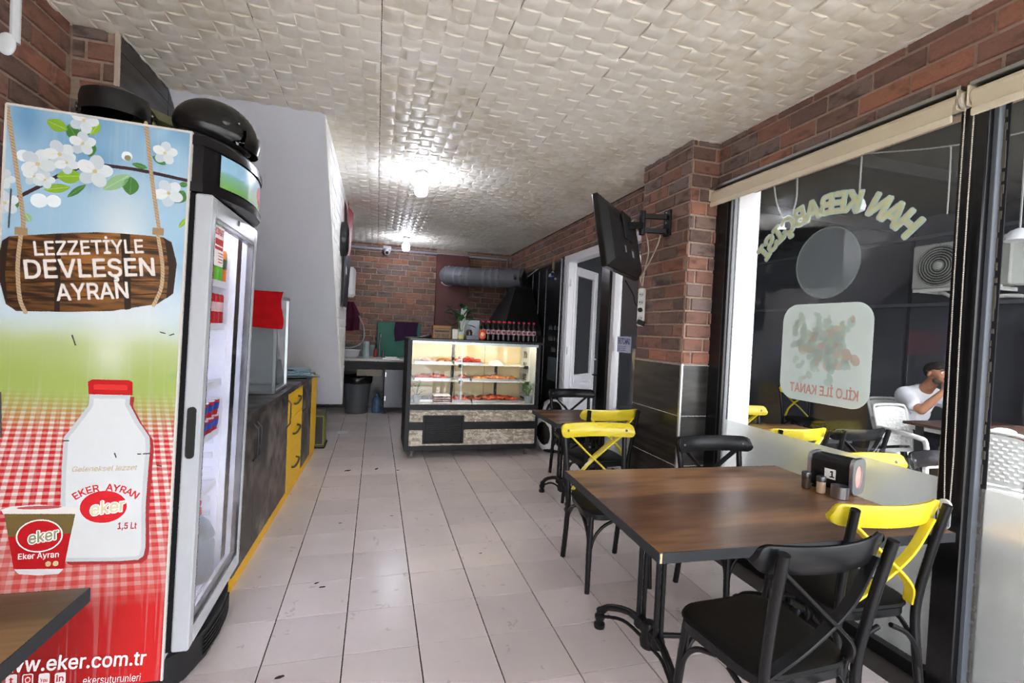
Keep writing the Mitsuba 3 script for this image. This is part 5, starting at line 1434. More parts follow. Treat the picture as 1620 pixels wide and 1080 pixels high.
def herb(label, x, y, z, h, seed, n=70, big=False, pot='#8f9ba0'):
    t = thing('potted_herb', label, 'plant', place(x, y, z))
    t.part('pot', lathe([(0.036, 0), (0.04, 0.004), (0.047, 0.09), (0.043, 0.09), (0.04, 0.075), (0, 0.075)], 20), 'vcg', pot, smooth=40)
    q = np.random.default_rng(seed)
    ms, cs, st = [], [], []
    for i in range(n):
        a, e = q.uniform(0, 2 * np.pi), q.uniform(0.15, 1.0)
        r, zz = h * 0.42 * q.uniform(0.2, 1), 0.09 + h * q.uniform(0.15, 1)
        L_ = (0.11 if big else 0.04) * q.uniform(0.7, 1.2)
        lf = np.array([(0, 0, 0), (0.35 * L_, 0.24 * L_, 0.06 * L_), (0.7 * L_, 0.2 * L_, 0.03 * L_), (L_, 0, -0.06 * L_), (0.7 * L_, -0.2 * L_, 0.03 * L_), (0.35 * L_, -0.24 * L_, 0.06 * L_), (0.5 * L_, 0, -0.02 * L_)])
        m = tm(lf, [[0, 6, 1], [1, 6, 2], [2, 6, 3], [3, 6, 4], [4, 6, 5], [5, 6, 0]])
        m = rot(rot(m, -q.uniform(-20, 60), (0, 1, 0)), math.degrees(a), (0, 0, 1))
        ms.append(mv(m, r * math.cos(a), r * math.sin(a), zz))
        cs.append(np.tile(lin(('#3f7a33', '#5d9a3e', '#2f5f2c')[i % 3] if not big else ('#1f4a2c', '#2b5b34', '#173a22')[i % 3]), (7, 1)))
        if i % 6 == 0:
            st.append(tube([(0, 0, 0.07), (r * 0.5 * math.cos(a), r * 0.5 * math.sin(a), (0.07 + zz) / 2), (r * math.cos(a), r * math.sin(a), zz)], 0.003, 5))
    t.part('leaves', cat(*ms), 'vcg', np.vstack(cs), smooth=False, kind='stuff')
    t.part('stems', cat(*st), 'vc', '#4f6d36', kind='stuff')
    return t


herb('small leafy green herb in a glass at the right end inside the display', 1.80, 5.50, 0.614, 0.17, 3)
herb('sparse green herb in a glass at the left end inside the display', 0.47, 5.52, 0.614, 0.16, 4, 34)

# ---------------------------------------------------------------- on top of the display counter
TZ = 1.353
herb('dark leafy plant in a pale yellow labelled pot on the display counter', 0.965, 5.62, TZ, 0.30, 8, 44, True, '#c6c07a').part('pot_label', lathe([(0.0465, 0.06), (0.0478, 0.085)], 20), 'vc', '#aab3c8')
solo('white_carton', 'tall narrow white carton beside the plant pot', 'carton', bx(0.86, 0.925, 5.58, 5.66, TZ, TZ + 0.115, 0.003), 'vc', '#d8d4c8')
tp = thing('tip_box', 'wooden tip box with stamped dark lettering on the display counter', 'box', place(0.735, 5.60, TZ))
tp.part('box', cat(bx(-0.105, 0.105, -0.06, 0.06, 0, 0.115, 0.003)), 'vc', '#7d5a3c')
tp.part('lid', bx(-0.108, 0.108, -0.063, 0.063, 0.115, 0.15, 0.004), 'vc', '#8e6239')
tp.part('lettering', axes(text_xy('TIP BOX', 0.036, True, 0.0006, 0.165), X, Z, (0, -1, 0), (-0.083, -0.0601, 0.018)), 'vc', '#2b1d14', smooth=False)
tp.part('stamp_bar', bx(-0.085, 0.085, -0.0608, -0.06, 0.075, 0.095), 'vc', '#33241a', smooth=False)
cdt = thing('card_terminal', 'black card terminal lying beside the tip box', 'card terminal', T4().translate([0.545, 5.60, TZ + 0.004]).rotate([0, 0, 1], 20))
cdt.part('body', rot(bx(-0.07, 0.07, -0.05, 0.05, 0, 0.035, 0.01), -14, (0, 1, 0), (0.07, 0, 0)), 'vcg', '#17181c')
cdt.part('screen', rot(bx(-0.06, 0.0, -0.04, 0.04, 0.035, 0.037), -14, (0, 1, 0), (0.07, 0, 0)), 'vcg', '#39424a', smooth=False)
solo('paper_menu', 'white curled paper standing behind the plant', 'paper', sweep(bez([(0.98, 5.88, TZ + 0.12), (1.12, 5.90, TZ + 0.12), (1.24, 5.87, TZ + 0.12)], 6), rectp(0.23, 0.003), up=(0, 1, 0)), 'vc', '#bcc4ca')
solo('tall_paper', 'torn white paper standing up behind the plant leaves', 'paper', mv(rot(bx(-0.035, 0.035, -0.001, 0.001, 0, 0.37), 6, (0, 1, 0)), 0.985, 5.78, TZ), 'vc', '#c8ceca', smooth=False)
solo('grey_box', 'flat grey box between the plant and the snack packet', 'box', bx(1.02, 1.17, 5.52, 5.64, TZ, TZ + 0.05, 0.004), 'vc', '#70757d')
solo('brown_jar', 'small brown jar behind the flat grey box', 'jar', mv(lathe([(0.035, 0), (0.038, 0.005), (0.038, 0.09), (0.03, 0.1), (0.03, 0.115), (0, 0.116)], 18), 1.09, 5.74, TZ), 'vcg', '#4a2f2b', smooth=40)
sn = thing('snack_packet', 'red and orange snack packet leaning on the dark bottles', 'packet', T4().translate([1.205, 5.50, TZ]).rotate([1, 0, 0], -8))
sn.part('bag', mv(ball(1, (0, 0, 0), 2, (0.045, 0.014, 0.062)), 0, 0, 0.062), 'vcg', '#c2401d', smooth=True)
sn.part('print', mv(ball(1, (0, 0, 0), 2, (0.026, 0.004, 0.024)), 0, -0.0125, 0.07), 'vcg', '#e7b184', smooth=True)


def cola(label, x, y, group):
    t = thing('soda_bottle', label, 'bottle', place(x, y, TZ), group)
    t.part('body', BOT[0])
    t.part('cap', BOT[1])
    t.part('wrapper', BOT[2])
    t.part('wrapper_print', BOT[3])


BOT = [shape(lathe([(0.024, 0), (0.029, 0.004), (0.031, 0.02), (0.028, 0.05), (0.030, 0.075), (0.0305, 0.13), (0.026, 0.16), (0.013, 0.20), (0.012, 0.215)], 20), 'vcg', '#120b0b', 40),
       shape(lathe([(0.0145, 0.214), (0.0148, 0.216), (0.0148, 0.236), (0.0, 0.238)], 16), 'vc', '#b2202d', 40),
       shape(lathe([(0.0311, 0.075), (0.0314, 0.077), (0.0316, 0.128), (0.0312, 0.13)], 20), 'vc', '#a77e84', 40),
       shape(cat(*[axes(lathe([(0.013, 0), (0.013, 0.0015), (0, 0.0016)], 12), (math.cos(a), math.sin(a), 0), Z, (math.sin(a), -math.cos(a), 0), (0.0312 * math.sin(a), -0.0312 * math.cos(a), 0.103)) for a in (-2.1, 0, 2.1)]), 'vc', '#3a1b20', 30)]
for q in range(11):
    cola(f'dark soda bottle with red cap, {ORD[q]} from the left in the front row', 1.225 + q * 0.064, 5.60, 'front row of soda bottles')
for q in range(6):
    cola(f'dark soda bottle with red cap, {ORD[q]} from the left in the hidden second row', 1.26 + q * 0.066, 5.70, 'second row of soda bottles')
# ---------------------------------------------------------------- television on its wall arm
yaw, tilt = 0.781, 0.186
ta = np.array([math.sin(yaw), math.cos(yaw), 0])
tn0 = np.array([math.cos(yaw), -math.sin(yaw), 0])
tu = np.array([0, 0, 1]) * math.cos(tilt) - tn0 * math.sin(tilt)
tb_ = np.cross(tu, ta) * -1.0
if tb_ @ tn0 < 0:
    tb_ = -tb_
TC = np.array([1.695, 3.20, 2.177])


def tvp(m):
    return axes(m, ta, tb_, tu, TC)


tv = thing('television', 'black flat television tilted down on a wall arm, seen from behind', 'television')
tv.part('bezel', tvp(bx(-0.42, 0.42, -0.03, 0.012, -0.25, 0.25, 0.006)), 'vcg', '#0c0c0e')
tv.part('screen', tvp(bx(-0.40, 0.40, -0.032, -0.0295, -0.228, 0.232)), 'vcg', '#08090b', smooth=False)
bk = hull([(x, 0.012, z) for x in (-0.41, 0.41) for z in (-0.24, 0.24)] + [(x, 0.055, z) for x in (-0.36, 0.36) for z in (-0.20, 0.17)] + [(x, 0.07, z) for x in (-0.30, 0.30) for z in (-0.17, 0.05)])
tv.part('back_cover', tvp(bk), 'vc', '#1a1a1c', smooth=20)
tv.part('vent_slot', cat(*[tvp(bx(-0.26 + 0.05 * q, -0.225 + 0.05 * q, 0.055, 0.062, 0.10, 0.135)) for q in range(11)]), 'vc', '#0d0d0e', smooth=False)
tv.part('rear_label', cat(*[tvp(bx(a, a + w, 0.069, 0.0712, z, z + h)) for a, w, z, h in ((-0.02, 0.03, -0.02, 0.05), (0.06, 0.05, -0.13, 0.05), (-0.12, 0.03, -0.12, 0.05))]), 'vc', '#6f7073', smooth=False)
ar = thing('tv_arm', 'black double-link wall arm carrying the television', 'wall bracket')
ar.part('wall_plate', bx(2.140, 2.158, 3.235, 3.325, 2.27, 2.47, 0.004), 'vc', '#111113')
for z in (2.305, 2.415):
    ar.part('link', bar((2.135, 3.28, z), (1.965, 3.325, z), 0.032, 0.035), 'vc', '#131315')
ar.part('knuckle', mv(lathe([(0.02, 2.27), (0.024, 2.275), (0.024, 2.45), (0.02, 2.455)], 16), 1.958, 3.328), 'vc', '#161618', smooth=40)
pt_ = TC + tb_ * 0.075 + tu * 0.09
ar.part('fore_link', bar((1.955, 3.325, 2.34), tuple(pt_ + tb_ * 0.03), 0.03, 0.05), 'vc', '#131315')
ar.part('head_plate', axes(bx(-0.11, 0.11, 0.071, 0.085, -0.02, 0.18, 0.003), ta, tb_, tu, TC), 'vc', '#18181a')
ar.part('bolt', cat(*[mv(rot(lathe([(0.007, 0), (0.007, 0.006), (0, 0.007)], 10), -90, (0, 1, 0)), 2.140, 3.28, z) for z in (2.29, 2.37, 2.45)]), 'vmet', '#9a9a9c')
for i, (p, lb) in enumerate([([tuple(pt_), (2.0, 3.50, 2.42), (2.02, 3.52, 2.20), (2.10, 3.57, 1.99), (2.125, 3.565, 1.90)], 'cream cable looping down from the television back to the power strip'),
                             ([(1.97, 3.34, 2.38), (2.08, 3.46, 2.30), (2.11, 3.47, 2.17), (2.12, 3.53, 2.02), (2.125, 3.56, 1.90)], 'cream cable hanging from the wall arm knuckle to the power strip'),
                             ([(2.13, 3.34, 2.29), (2.13, 3.37, 2.22), (2.12, 3.45, 2.10), (2.11, 3.56, 1.97), (2.125, 3.565, 1.90)], 'cream cable curving over the brick from the wall plate')]):
    solo('power_cable', lb, 'cable', tube(p, 0.0055, 8, smooth=8), 'vc', '#b6aa97', smooth=60)
solo('black_cord', 'thin black cord hanging below the television to the strip plug', 'cable', tube([(1.93, 3.50, 1.93), (2.06, 3.60, 1.84), (2.10, 3.62, 1.76), (2.11, 3.58, 1.72)], 0.005, 8, smooth=8), 'vc', '#141414', smooth=60)
ps = thing('power_strip', 'white multi-socket strip hanging on the pillar side below the television', 'power strip', T4().translate([2.125, 3.56, 0]).rotate([0, 0, 1], 48).translate([-2.125, -3.575, 0]))
ps.part('body', bx(2.105, 2.145, 3.545, 3.605, 1.565, 1.885, 0.012), 'vcg', '#d6d6d0')
for z in (1.83, 1.765, 1.70, 1.635):
    so = ps.part('socket', axes(lathe([(0.019, 0), (0.021, 0.003), (0.021, 0.004), (0, 0.002)], 18), (0, -1, 0), Z, (-1, 0, 0), (2.105, 3.575, z)), 'vc', '#bfbfba', smooth=False)
    so.part('holes', cat(*[axes(lathe([(0.004, 0), (0.004, 0.005), (0, 0.005)], 8), (0, -1, 0), Z, (-1, 0, 0), (2.1035, 3.575 + dy, z)) for dy in (-0.009, 0.009)]), 'vc', '#222222', smooth=False)
ps.part('plug', cat(axes(lathe([(0.017, 0), (0.018, 0.03), (0.012, 0.04), (0, 0.041)], 14), (0, -1, 0), Z, (-1, 0, 0), (2.10, 3.575, 1.70)), rot(bx(2.055, 2.10, 3.535, 3.595, 1.575, 1.615, 0.006), 20, (1, 0, 0), (2.08, 3.565, 1.59))), 'vc', '#141414')

# ---------------------------------------------------------------- roller blinds with their chain
def blind(label, y0, y1):
    t = thing('roller_blind', label, 'blind')
    t.part('headrail', cat(bx(2.325, 2.40, y0, y1, 2.578, 2.598, 0.003), bx(2.385, 2.40, y0, y1, 2.50, 2.578)), 'vmet', '#a3a5a6')
    t.part('roll', axes(lathe([(0, 0), (0.036, 0.001), (0.036, y1 - y0 - 0.021), (0, y1 - y0 - 0.02)], 26), Z, X, Y, (2.352, y0 + 0.01, 2.532)), 'vc', '#d3c8b0', smooth=40)
    t.part('fabric', cat(bx(2.3150, 2.3165, y0 + 0.02, y1 - 0.02, 2.455, 2.532)), 'vcm', '#cfc3aa', smooth=False)
    t.part('bottom_bar', cat(bx(2.309, 2.323, y0 + 0.018, y1 - 0.018, 2.445, 2.478, 0.005)), 'vc', '#d9cfb8')
    t.part('end_cap', bx(2.312, 2.392, y1 - 0.008, y1, 2.494, 2.58, 0.008), 'vc', '#c4b9a2')
    t.part('end_cap', bx(2.312, 2.392, y0, y0 + 0.008, 2.494, 2.58, 0.008), 'vc', '#c4b9a2')
    return t


blind('cream roller blind rolled up over the lettered shop window', 1.455, 3.02)
blind('cream roller blind over the window pane nearest the camera at the right edge', 0.1, 1.425)
chn = thing('blind_chain', 'white bead chain loop with a clear weight hanging on the black mullion', 'blind chain')
bead = trimesh.creation.icosahedron()
bead.vertices *= 0.0032
for y, z1 in ((1.430, 2.53), (1.398, 2.53)):
    n = int((z1 - 0.845) / 0.0075)
    chn.part('bead_strand', cat(*[mv(bead, 2.328 + 0.012 * (1 - k / n), y + 0.008 * math.sin(k / n * 2.6) + (1.414 - y) * 0.35 * max(0, 1 - k / (0.12 * n)), 0.845 + k * 0.0075) for k in range(n)]), 'vc', '#cfc9bb', smooth=False, kind='stuff')
chn.part('loop_wheel', axes(lathe([(0.02, 0), (0.036, 0.002), (0.036, 0.012), (0.02, 0.014)], 24), Z, X, Y, (2.34, 1.436, 2.53)), 'vc', '#c9c2b2')
chn.part('weight_ring', axes(cat(lathe([(0.008, 0), (0.024, 0.001), (0.024, 0.014), (0.008, 0.015), (0.008, 0)], 24)), Y, Z, X, (2.316, 1.412, 0.832)), 'vcg', '#d8d4c8')
chn.part('weight', bx(2.316, 2.330, 1.390, 1.434, 0.735, 0.825, 0.006), 'glass', None, smooth=False)
chn.part('weight_rim', cat(*[tube([(2.323, 1.390, 0.82), (2.323, 1.390, 0.75), (2.323, 1.398, 0.737), (2.323, 1.426, 0.737), (2.323, 1.434, 0.75), (2.323, 1.434, 0.82)], 0.004, 6)]), 'vcg', '#9aa0a2')

# ---------------------------------------------------------------- stickers on the window glass (read from the street)
ws = thing('window_lettering', 'arched pale green reversed lettering stuck high on the shop window', 'sign')
word = 'HAN KEBABÇISI'
cy, cz, R = 2.150, 1.690, 0.535
adv = []
for ch in word:
    adv.append(0.075 if ch == ' ' else max(0.045, text_xy(ch, 0.105, True).extents[0] + 0.022))
tot = sum(adv)
a0 = math.radians(143.0)
a1 = math.radians(37.0)
s = 0.0
for ch, w in zip(word, adv):
    f_ = (s + w / 2) / tot
    s += w
    if ch == ' ':
        continue
    a = a0 + (a1 - a0) * f_
    # outside the text runs towards +y; the H stands at the camera's end
    py, pz = cy + R * math.cos(a), cz + R * math.sin(a)
    a_t = a - math.pi / 2
    ey = np.array([0, math.cos(a_t), math.sin(a_t)])
    ez = np.array([0, -math.sin(a_t), math.cos(a_t)])
    m = text_xy(ch, 0.105, True, 0.0003)
    m.vertices[:, 0] -= m.extents[0] / 2 + m.bounds[0][0]
    L_ = ws.part('letter', axes(m, ey, ez, (-1, 0, 0), (GX - 0.0015, py, pz)), 'sticker', '#eef0cc', smooth=False)
    im = []
    for q in range(10):
        o = m.copy()
        o.vertices[:, :2] += 0.0085 * np.array([math.cos(q * math.pi / 5), math.sin(q * math.pi / 5)])
        im.append(axes(o, ey, ez, (-1, 0, 0), (GX + 0.0012 + 0.0001 * q, py, pz)))
    L_.part('outline', cat(*im), 'sticker', '#d2e4dc', smooth=False)
rs = thing('round_sticker', 'faint round clear sticker in the middle of the shop window', 'sticker')
rs.part('disc', axes(ext(Point(0, 0).buffer(0.2, quad_segs=24), 0.0003), Y, Z, X, (GX + 0.002, 2.135, 1.945)), 'faintfilm', smooth=False)
rs.part('ring', axes(ext(Point(0, 0).buffer(0.202, quad_segs=24).difference(Point(0, 0).buffer(0.197, quad_segs=24)), 0.0004), Y, Z, X, (GX - 0.002, 2.135, 1.945)), 'sticker', '#a9b8b4', smooth=False)
ms_ = thing('menu_sticker', 'large pale rounded food sticker with reversed red words on the shop window', 'sticker')
sq = sbox(1.845, 1.145, 2.412, 1.715).buffer(-0.1).buffer(0.1, quad_segs=8)
ms_.part('sheet', axes(ext(sq, 0.0003), Y, Z, X, (GX + 0.0025, 0, 0)), 'sticker', '#dfebe5', smooth=False)
q_ = np.random.default_rng(21)
mm, cc_ = [], []
for i in range(150):
    y, z = q_.normal(2.12, 0.11), q_.normal(1.47, 0.10)
    if not (1.90 < y < 2.35 and 1.27 < z < 1.67):
        continue
    r = q_.uniform(0.012, 0.035)
    m = axes(ext(affinity.rotate(affinity.scale(Point(0, 0).buffer(1, quad_segs=3), r, r * q_.uniform(0.5, 1)), q_.uniform(0, 180)), 0.0001), Y, Z, X, (GX - 0.0012 - 0.00001 * i, y, z))
    mm.append(m)
    col = lin(('#cfdfd8', '#d4e1d9', '#d9dccf', '#dcd8cd', '#ccddd6', '#d5e2d7', '#ccddd6')[i % 7])
    if abs(y - 1.95) < 0.05 and abs(z - 1.46) < 0.06:
        col = lin('#ddd0c6')
    cc_.append(np.tile(col, (len(m.vertices), 1)))
ms_.part('picture', cat(*mm), 'sticker', np.vstack(cc_), smooth=False, kind='stuff', label='faded picture of grilled wings with greens')
m = text_xy('KİLO İLE KANAT', 0.052, True, 0.0003, 0.43)
ms_.part('lettering', axes(m, Y, Z, (-1, 0, 0), (GX - 0.003, 1.90, 1.193)), 'sticker', '#d5a59d', smooth=False)
sd = thing('card_sign', 'white card-payment sticker with blue capitals on the window behind the pillar', 'sticker')
sd.part('card', bx(XD + 0.043, XD + 0.045, 4.34, 4.625, 1.305, 1.472), 'vc', '#b9c2d8', smooth=False)
sd.part('lettering', axes(text_xy('SETCARD', 0.06, True, 0.0006, 0.25), (0, -1, 0), Z, (-1, 0, 0), (XD + 0.043, 4.607, 1.395)), 'vc', '#1d2a66', smooth=False, kind='stuff')
sd.part('small_print', cat(*[bx(XD + 0.0415, XD + 0.043, 4.44, 4.60, z, z + 0.007) for z in (1.325, 1.345, 1.365)]), 'vc', '#6c7aa5', smooth=False, kind='stuff')

# ---------------------------------------------------------------- the covered yard outside
setting('ground_outside', bx(-30, 40, -40, 40, -0.12, -0.062), 'vcm', '#aaa7a2')
setting('yard_floor', bx(XR + 0.1, 7.0, YF - 0.5, 9.2, -0.06, -0.02), 'pebble')
OX = 7.0
wy = setting('wall_yard', cat(bx(OX, OX + 0.2, -0.6, 9.4, -0.06, 3.9), bx(2.65, OX, 9.2, 9.4, -0.06, 3.9)), 'outwall')
for y in (0.6, 2.0, 3.4, 4.8, 6.2, 7.6):
    wy.part('panel_strip', bx(OX - 0.012, OX, y, y + 0.04, 0, 3.3), 'vc', '#33353a', smooth=False)
for z in (2.05, 2.95):
    wy.part('rail', bx(OX - 0.03, OX, -0.5, 9.2, z, z + 0.05, 0.004), 'vc', '#5c5f64')
setting('yard_roof', bx(2.66, OX, 1.6, 9.2, 3.25, 3.32), 'vc', '#3c3e3d')
for k in range(5):
    setting('yard_beam', bx(2.66, OX, 1.7 + 1.7 * k, 1.78 + 1.7 * k, 3.14, 3.25), 'vc', '#34363a')
solo('white_column', 'bright white column just outside the shop window', 'column', bx(2.505, 2.70, 2.93, 3.06, -0.02, 3.14, 0.006), 'vc', '#eeeeee')
ac = thing('air_conditioner', 'white outdoor air conditioner with round fan grille on the dark yard wall', 'air conditioner')
AX = 6.62
ac.part('casing', bx(AX, AX + 0.3, 3.55, 4.56, 2.24, 2.80, 0.02), 'vc', '#b4b6b0')
ac.part('fan_recess', axes(lathe([(0.245, 0), (0.25, 0.006), (0, 0.007)], 40), (0, -1, 0), Z, (-1, 0, 0), (AX + 0.001, 4.25, 2.52)), 'vc', '#3c3e3e', smooth=False)
for r in (0.06, 0.09, 0.12, 0.15, 0.18, 0.21, 0.24):
    ac.part('grille_ring', axes(lathe([(r - 0.006, 0), (r + 0.006, 0), (r + 0.006, 0.012), (r - 0.006, 0.012), (r - 0.006, 0)], 36), (0, -1, 0), Z, (-1, 0, 0), (AX - 0.005, 4.25, 2.52)), 'vc', '#8f918c', smooth=False)
ac.part('fan_hub', axes(lathe([(0.05, 0), (0.05, 0.015), (0.03, 0.022), (0, 0.023)], 24), (0, -1, 0), Z, (-1, 0, 0), (AX - 0.005, 4.25, 2.52)), 'vc', '#b9bbb6', smooth=40)
ac.part('side_cover', bx(AX - 0.006, AX + 0.01, 3.56, 3.93, 2.25, 2.79, 0.006), 'vc', '#a6a8a3')
ac.part('bracket', cat(bx(AX - 0.05, OX, 4.38, 4.42, 2.19, 2.235), bx(AX - 0.05, OX, 3.68, 3.72, 2.19, 2.235), bx(AX - 0.05, AX - 0.02, 3.6, 4.5, 2.20, 2.235)), 'vc', '#d5d6d2', smooth=False)
solo('refrigerant_pipe', 'white insulated pipe running from under the air conditioner', 'pipe', tube([(6.66, 4.25, 2.20), (6.64, 3.95, 2.08), (6.7, 3.6, 2.12), (6.8, 3.0, 2.05), (6.9, 2.4, 2.2), (6.92, 1.6, 2.22)], 0.022, 8, smooth=8), 'vc', '#c3c5c0', smooth=60)


def pendant(label, x, y, z, h, dome=True):
    t = thing('pendant_lamp', label, 'lamp', place(x, y, 0))
    t.part('cord', tube([(0, 0, z), (0, 0, h)], 0.008, 6), 'vc', '#9b9d9c')
    t.part('shade', lathe([(0.10, z - 0.10), (0.095, z - 0.06), (0.06, z - 0.02), (0.02, z), (0, z + 0.002)] if dome else [(0.0, z - 0.14), (0.045, z - 0.12), (0.055, z - 0.08), (0.04, z - 0.03), (0.02, z)], 24), 'vc', '#d6d9de', smooth=40)


pendant('white pendant bulb holder hanging over the yard behind the arched lettering', 4.0, 3.22, 2.78, 3.25, False)
pendant('small white dome lamp over the yard beyond the mullion', 5.0, 2.64, 2.50, 3.25)
pendant('small white lamp hanging in the dark behind the open white door', 3.6, 7.05, 2.55, 3.25, False)
for p, lb in (([(2.62, 2.77, 2.75), (2.66, 2.74, 2.45), (2.68, 2.66, 2.33), (2.66, 2.58, 2.45), (2.62, 2.56, 2.75)], 'white cable loop hanging outside the top left of the shop window'),
              ([(3.9, 3.1, 3.1), (4.0, 2.54, 2.98), (4.05, 2.0, 2.93), (4.1, 1.0, 2.95)], 'white sagging wire under the yard roof'),
              ([(4.0, 2.54, 2.98), (4.0, 2.535, 2.75), (3.99, 2.53, 2.48)], 'white lead hanging from the sagging wire with a bare end')):
    solo('yard_cable', lb, 'cable', tube(p, 0.006, 6, smooth=8), 'vc', '#8d8e8c', smooth=60)

# tables and chairs in the yard
table('brown yard table behind the frosted band between yellow and black chairs', 1.08, 0.60, place(3.22, 3.26, -0.02, 0), [(-0.3, 0.22), (0.3, 0.22)])
yt = thing('dining_table', 'light wood yard table right outside the window near the camera', 'table', place(3.02, 1.05, -0.02))
yt.part('tabletop', bx(-0.52, 0.52, -0.35, 0.35, 0.715, 0.75, 0.003), 'vc', '#b08a55')
yt.part('leg', bx(-0.05, 0.05, -0.05, 0.05, 0.02, 0.715), 'vc', '#26262a')
yt.part('base', bx(-0.3, 0.3, -0.25, 0.25, 0.0, 0.02, 0.004), 'vc', '#26262a')
clone(c_y, 'yellow-backed chair in the yard just behind the frosted band, left of the black yard chair', place(2.98, 2.97, -0.02, 0))
clone(c_k, 'black cross-back chair in the yard seen over the frosted band below the menu sticker', place(3.51, 2.93, -0.02, 0))
clone(c_y, 'yellow-backed chair in the yard half hidden by the white column', place(3.36, 3.50, -0.02, 180))
clone(c_y, 'brightly lit yellow-backed chair in the yard behind the napkin box', place(2.70, 1.80, -0.02, 180))
clone(c_k, 'black cross-back chair in the yard at the light wood table right of the mullion', place(3.26, 1.80, -0.02, 178))
clone(c_y, 'yellow-backed chair deep in the yard showing only its crossed bars under the menu sticker', place(5.75, 5.22, -0.02, 165))


def wicker(label, M):
    t = thing('garden_armchair', label, 'chair', M)
    W = '#d5d5d2'
    v, f = [], []
    nx, nz = 12, 14
    for j in range(nz + 1):
        for i in range(nx + 1):
            s, q = i / nx, j / nz
            w = 0.20 + 0.025 * q
            v.append(((2 * s - 1) * w, -0.20 - 0.10 * q - 0.03 * (1 - (2 * s - 1) ** 2), 0.47 + 0.40 * q - 0.03 * (2 * s - 1) ** 4 * q))
    for j in range(nz):
        for i in range(nx):
            if (i in (1, 3, 5, 7, 9, 11) or False) and j % 2 == 1 and 1 < j < 13:
                pass
            a = j * (nx + 1) + i
            f.append([a, a + 1, a + nx + 2, a + nx + 1])
    sh = tm(v, f)
    th_ = sh.copy()
    th_.vertices = th_.vertices + [0, -0.012, 0]
    th_.faces = th_.faces[:, ::-1]
    t.part('backrest', cat(sh, th_), 'vc', W, smooth=True)
    wv = []
    for j in range(1, 12):
        for i in range(8):
            x = -0.185 + i * 0.053 + (0.026 if j % 2 else 0)
            q = j / 12
            wv.append(mv(bx(-0.016, 0.016, -0.0135, 0.0135, -0.009, 0.009, 0.004), x, -0.206 - 0.10 * q - 0.03 * (1 - (x / 0.22) ** 2), 0.48 + 0.38 * q))
    t.part('weave', cat(*wv), 'vc', '#e2e2df', smooth=False, kind='stuff')
    t.part('back_frame', tube([(-0.20, -0.20, 0.43), (-0.225, -0.25, 0.65), (-0.228, -0.305, 0.85), (-0.18, -0.325, 0.885), (0, -0.335, 0.89), (0.18, -0.325, 0.885), (0.228, -0.305, 0.85), (0.225, -0.25, 0.65), (0.20, -0.20, 0.43)], 0.016, 8, smooth=3), 'vc', W, smooth=60)
    t.part('seat', cat(bx(-0.235, 0.235, -0.22, 0.25, 0.415, 0.445, 0.01), bx(-0.235, 0.235, 0.225, 0.25, 0.36, 0.43, 0.006), bx(-0.235, 0.235, -0.235, -0.21, 0.33, 0.43, 0.006)), 'vc', W)
    for s in (-1, 1):
        t.part('arm', sweep(bez([(s * 0.225, -0.26, 0.66), (s * 0.27, -0.05, 0.66), (s * 0.275, 0.18, 0.645), (s * 0.262, 0.235, 0.60), (s * 0.25, 0.245, 0.40)], 5), rectp(0.045, 0.03, 0.008), up=(1, 0, 0)), 'vc', W, smooth=50)
        t.part('leg', sweep([(s * 0.235, 0.225, 0.42), (s * 0.255, 0.265, 0.0)], rectp(0.045, 0.04, 0.008)), 'vc', W)
        t.part('leg', sweep([(s * 0.22, -0.215, 0.43), (s * 0.245, -0.28, 0.0)], rectp(0.045, 0.04, 0.008)), 'vc', W)
    return t


wk = wicker('white garden armchair that the man in the yard sits in', place(5.95, 4.03, -0.02, 176))
clone(wk, 'white garden armchair in the yard right of the mullion', place(4.95, 2.62, -0.02, -80))
clone(wk, 'empty white garden armchair pushed under the brown yard table left of the man', place(5.36, 3.52, -0.02, 180))
yt2 = thing('dining_table', 'dark brown yard table where the man sits', 'table', place(5.92, 3.02, -0.02))
yt2.part('tabletop', bx(-0.6, 0.6, -0.64, 0.64, 0.722, 0.75, 0.003), 'vc', '#47322a')
yt2.part('leg', cat(*[bx(x - 0.025, x + 0.025, y - 0.025, y + 0.025, 0, 0.722) for x in (-0.5, 0.5) for y in (-0.54, 0.54)]), 'vc', '#222224', smooth=False)
pb_ = thing('plastic_bottle', 'clear plastic water bottle on the yard table before the man', 'bottle', place(5.62, 3.42, 0.731))
pb_.part('body', lathe([(0.028, 0), (0.034, 0.006), (0.034, 0.12), (0.028, 0.16), (0.012, 0.19), (0.012, 0.205)], 18), 'faintfilm', smooth=40)
pb_.part('cap', lathe([(0.014, 0.204), (0.014, 0.222), (0, 0.224)], 12), 'vc', '#dfe6ef')
nd = thing('napkin_stand', 'chrome napkin stand on the yard table right of the mullion', 'napkin dispenser', place(5.72, 2.80, 0.731, 25))
nd.part('body', bx(-0.04, 0.04, -0.06, 0.06, 0, 0.15, 0.015), 'vmet', '#b9bdc2')
nd.part('side', bx(-0.043, -0.04, -0.05, 0.05, 0.01, 0.14), 'vc', '#e9ecef', smooth=False)
solo('paper_napkins', 'crumpled white napkins on the yard table', 'napkins', mv(ball(1, (0, 0, 0), 2, (0.10, 0.08, 0.035)), 5.52, 2.93, 0.765), 'vcm', '#dfe2e6', smooth=False)
dk = thing('yard_fridge', 'dark drinks fridge against the yard wall at the right edge', 'fridge', place(6.66, 2.95, -0.02))
dk.part('case', cat(bx(-0.02, 0.3, -0.36, -0.33, 0, 1.95), bx(-0.02, 0.3, 0.33, 0.36, 0, 1.95), bx(0.28, 0.3, -0.33, 0.33, 0, 1.95), bx(-0.02, 0.3, -0.33, 0.33, 1.8, 1.95), bx(-0.02, 0.3, -0.33, 0.33, 0, 0.15)), 'vc', '#1c1d20', smooth=False)
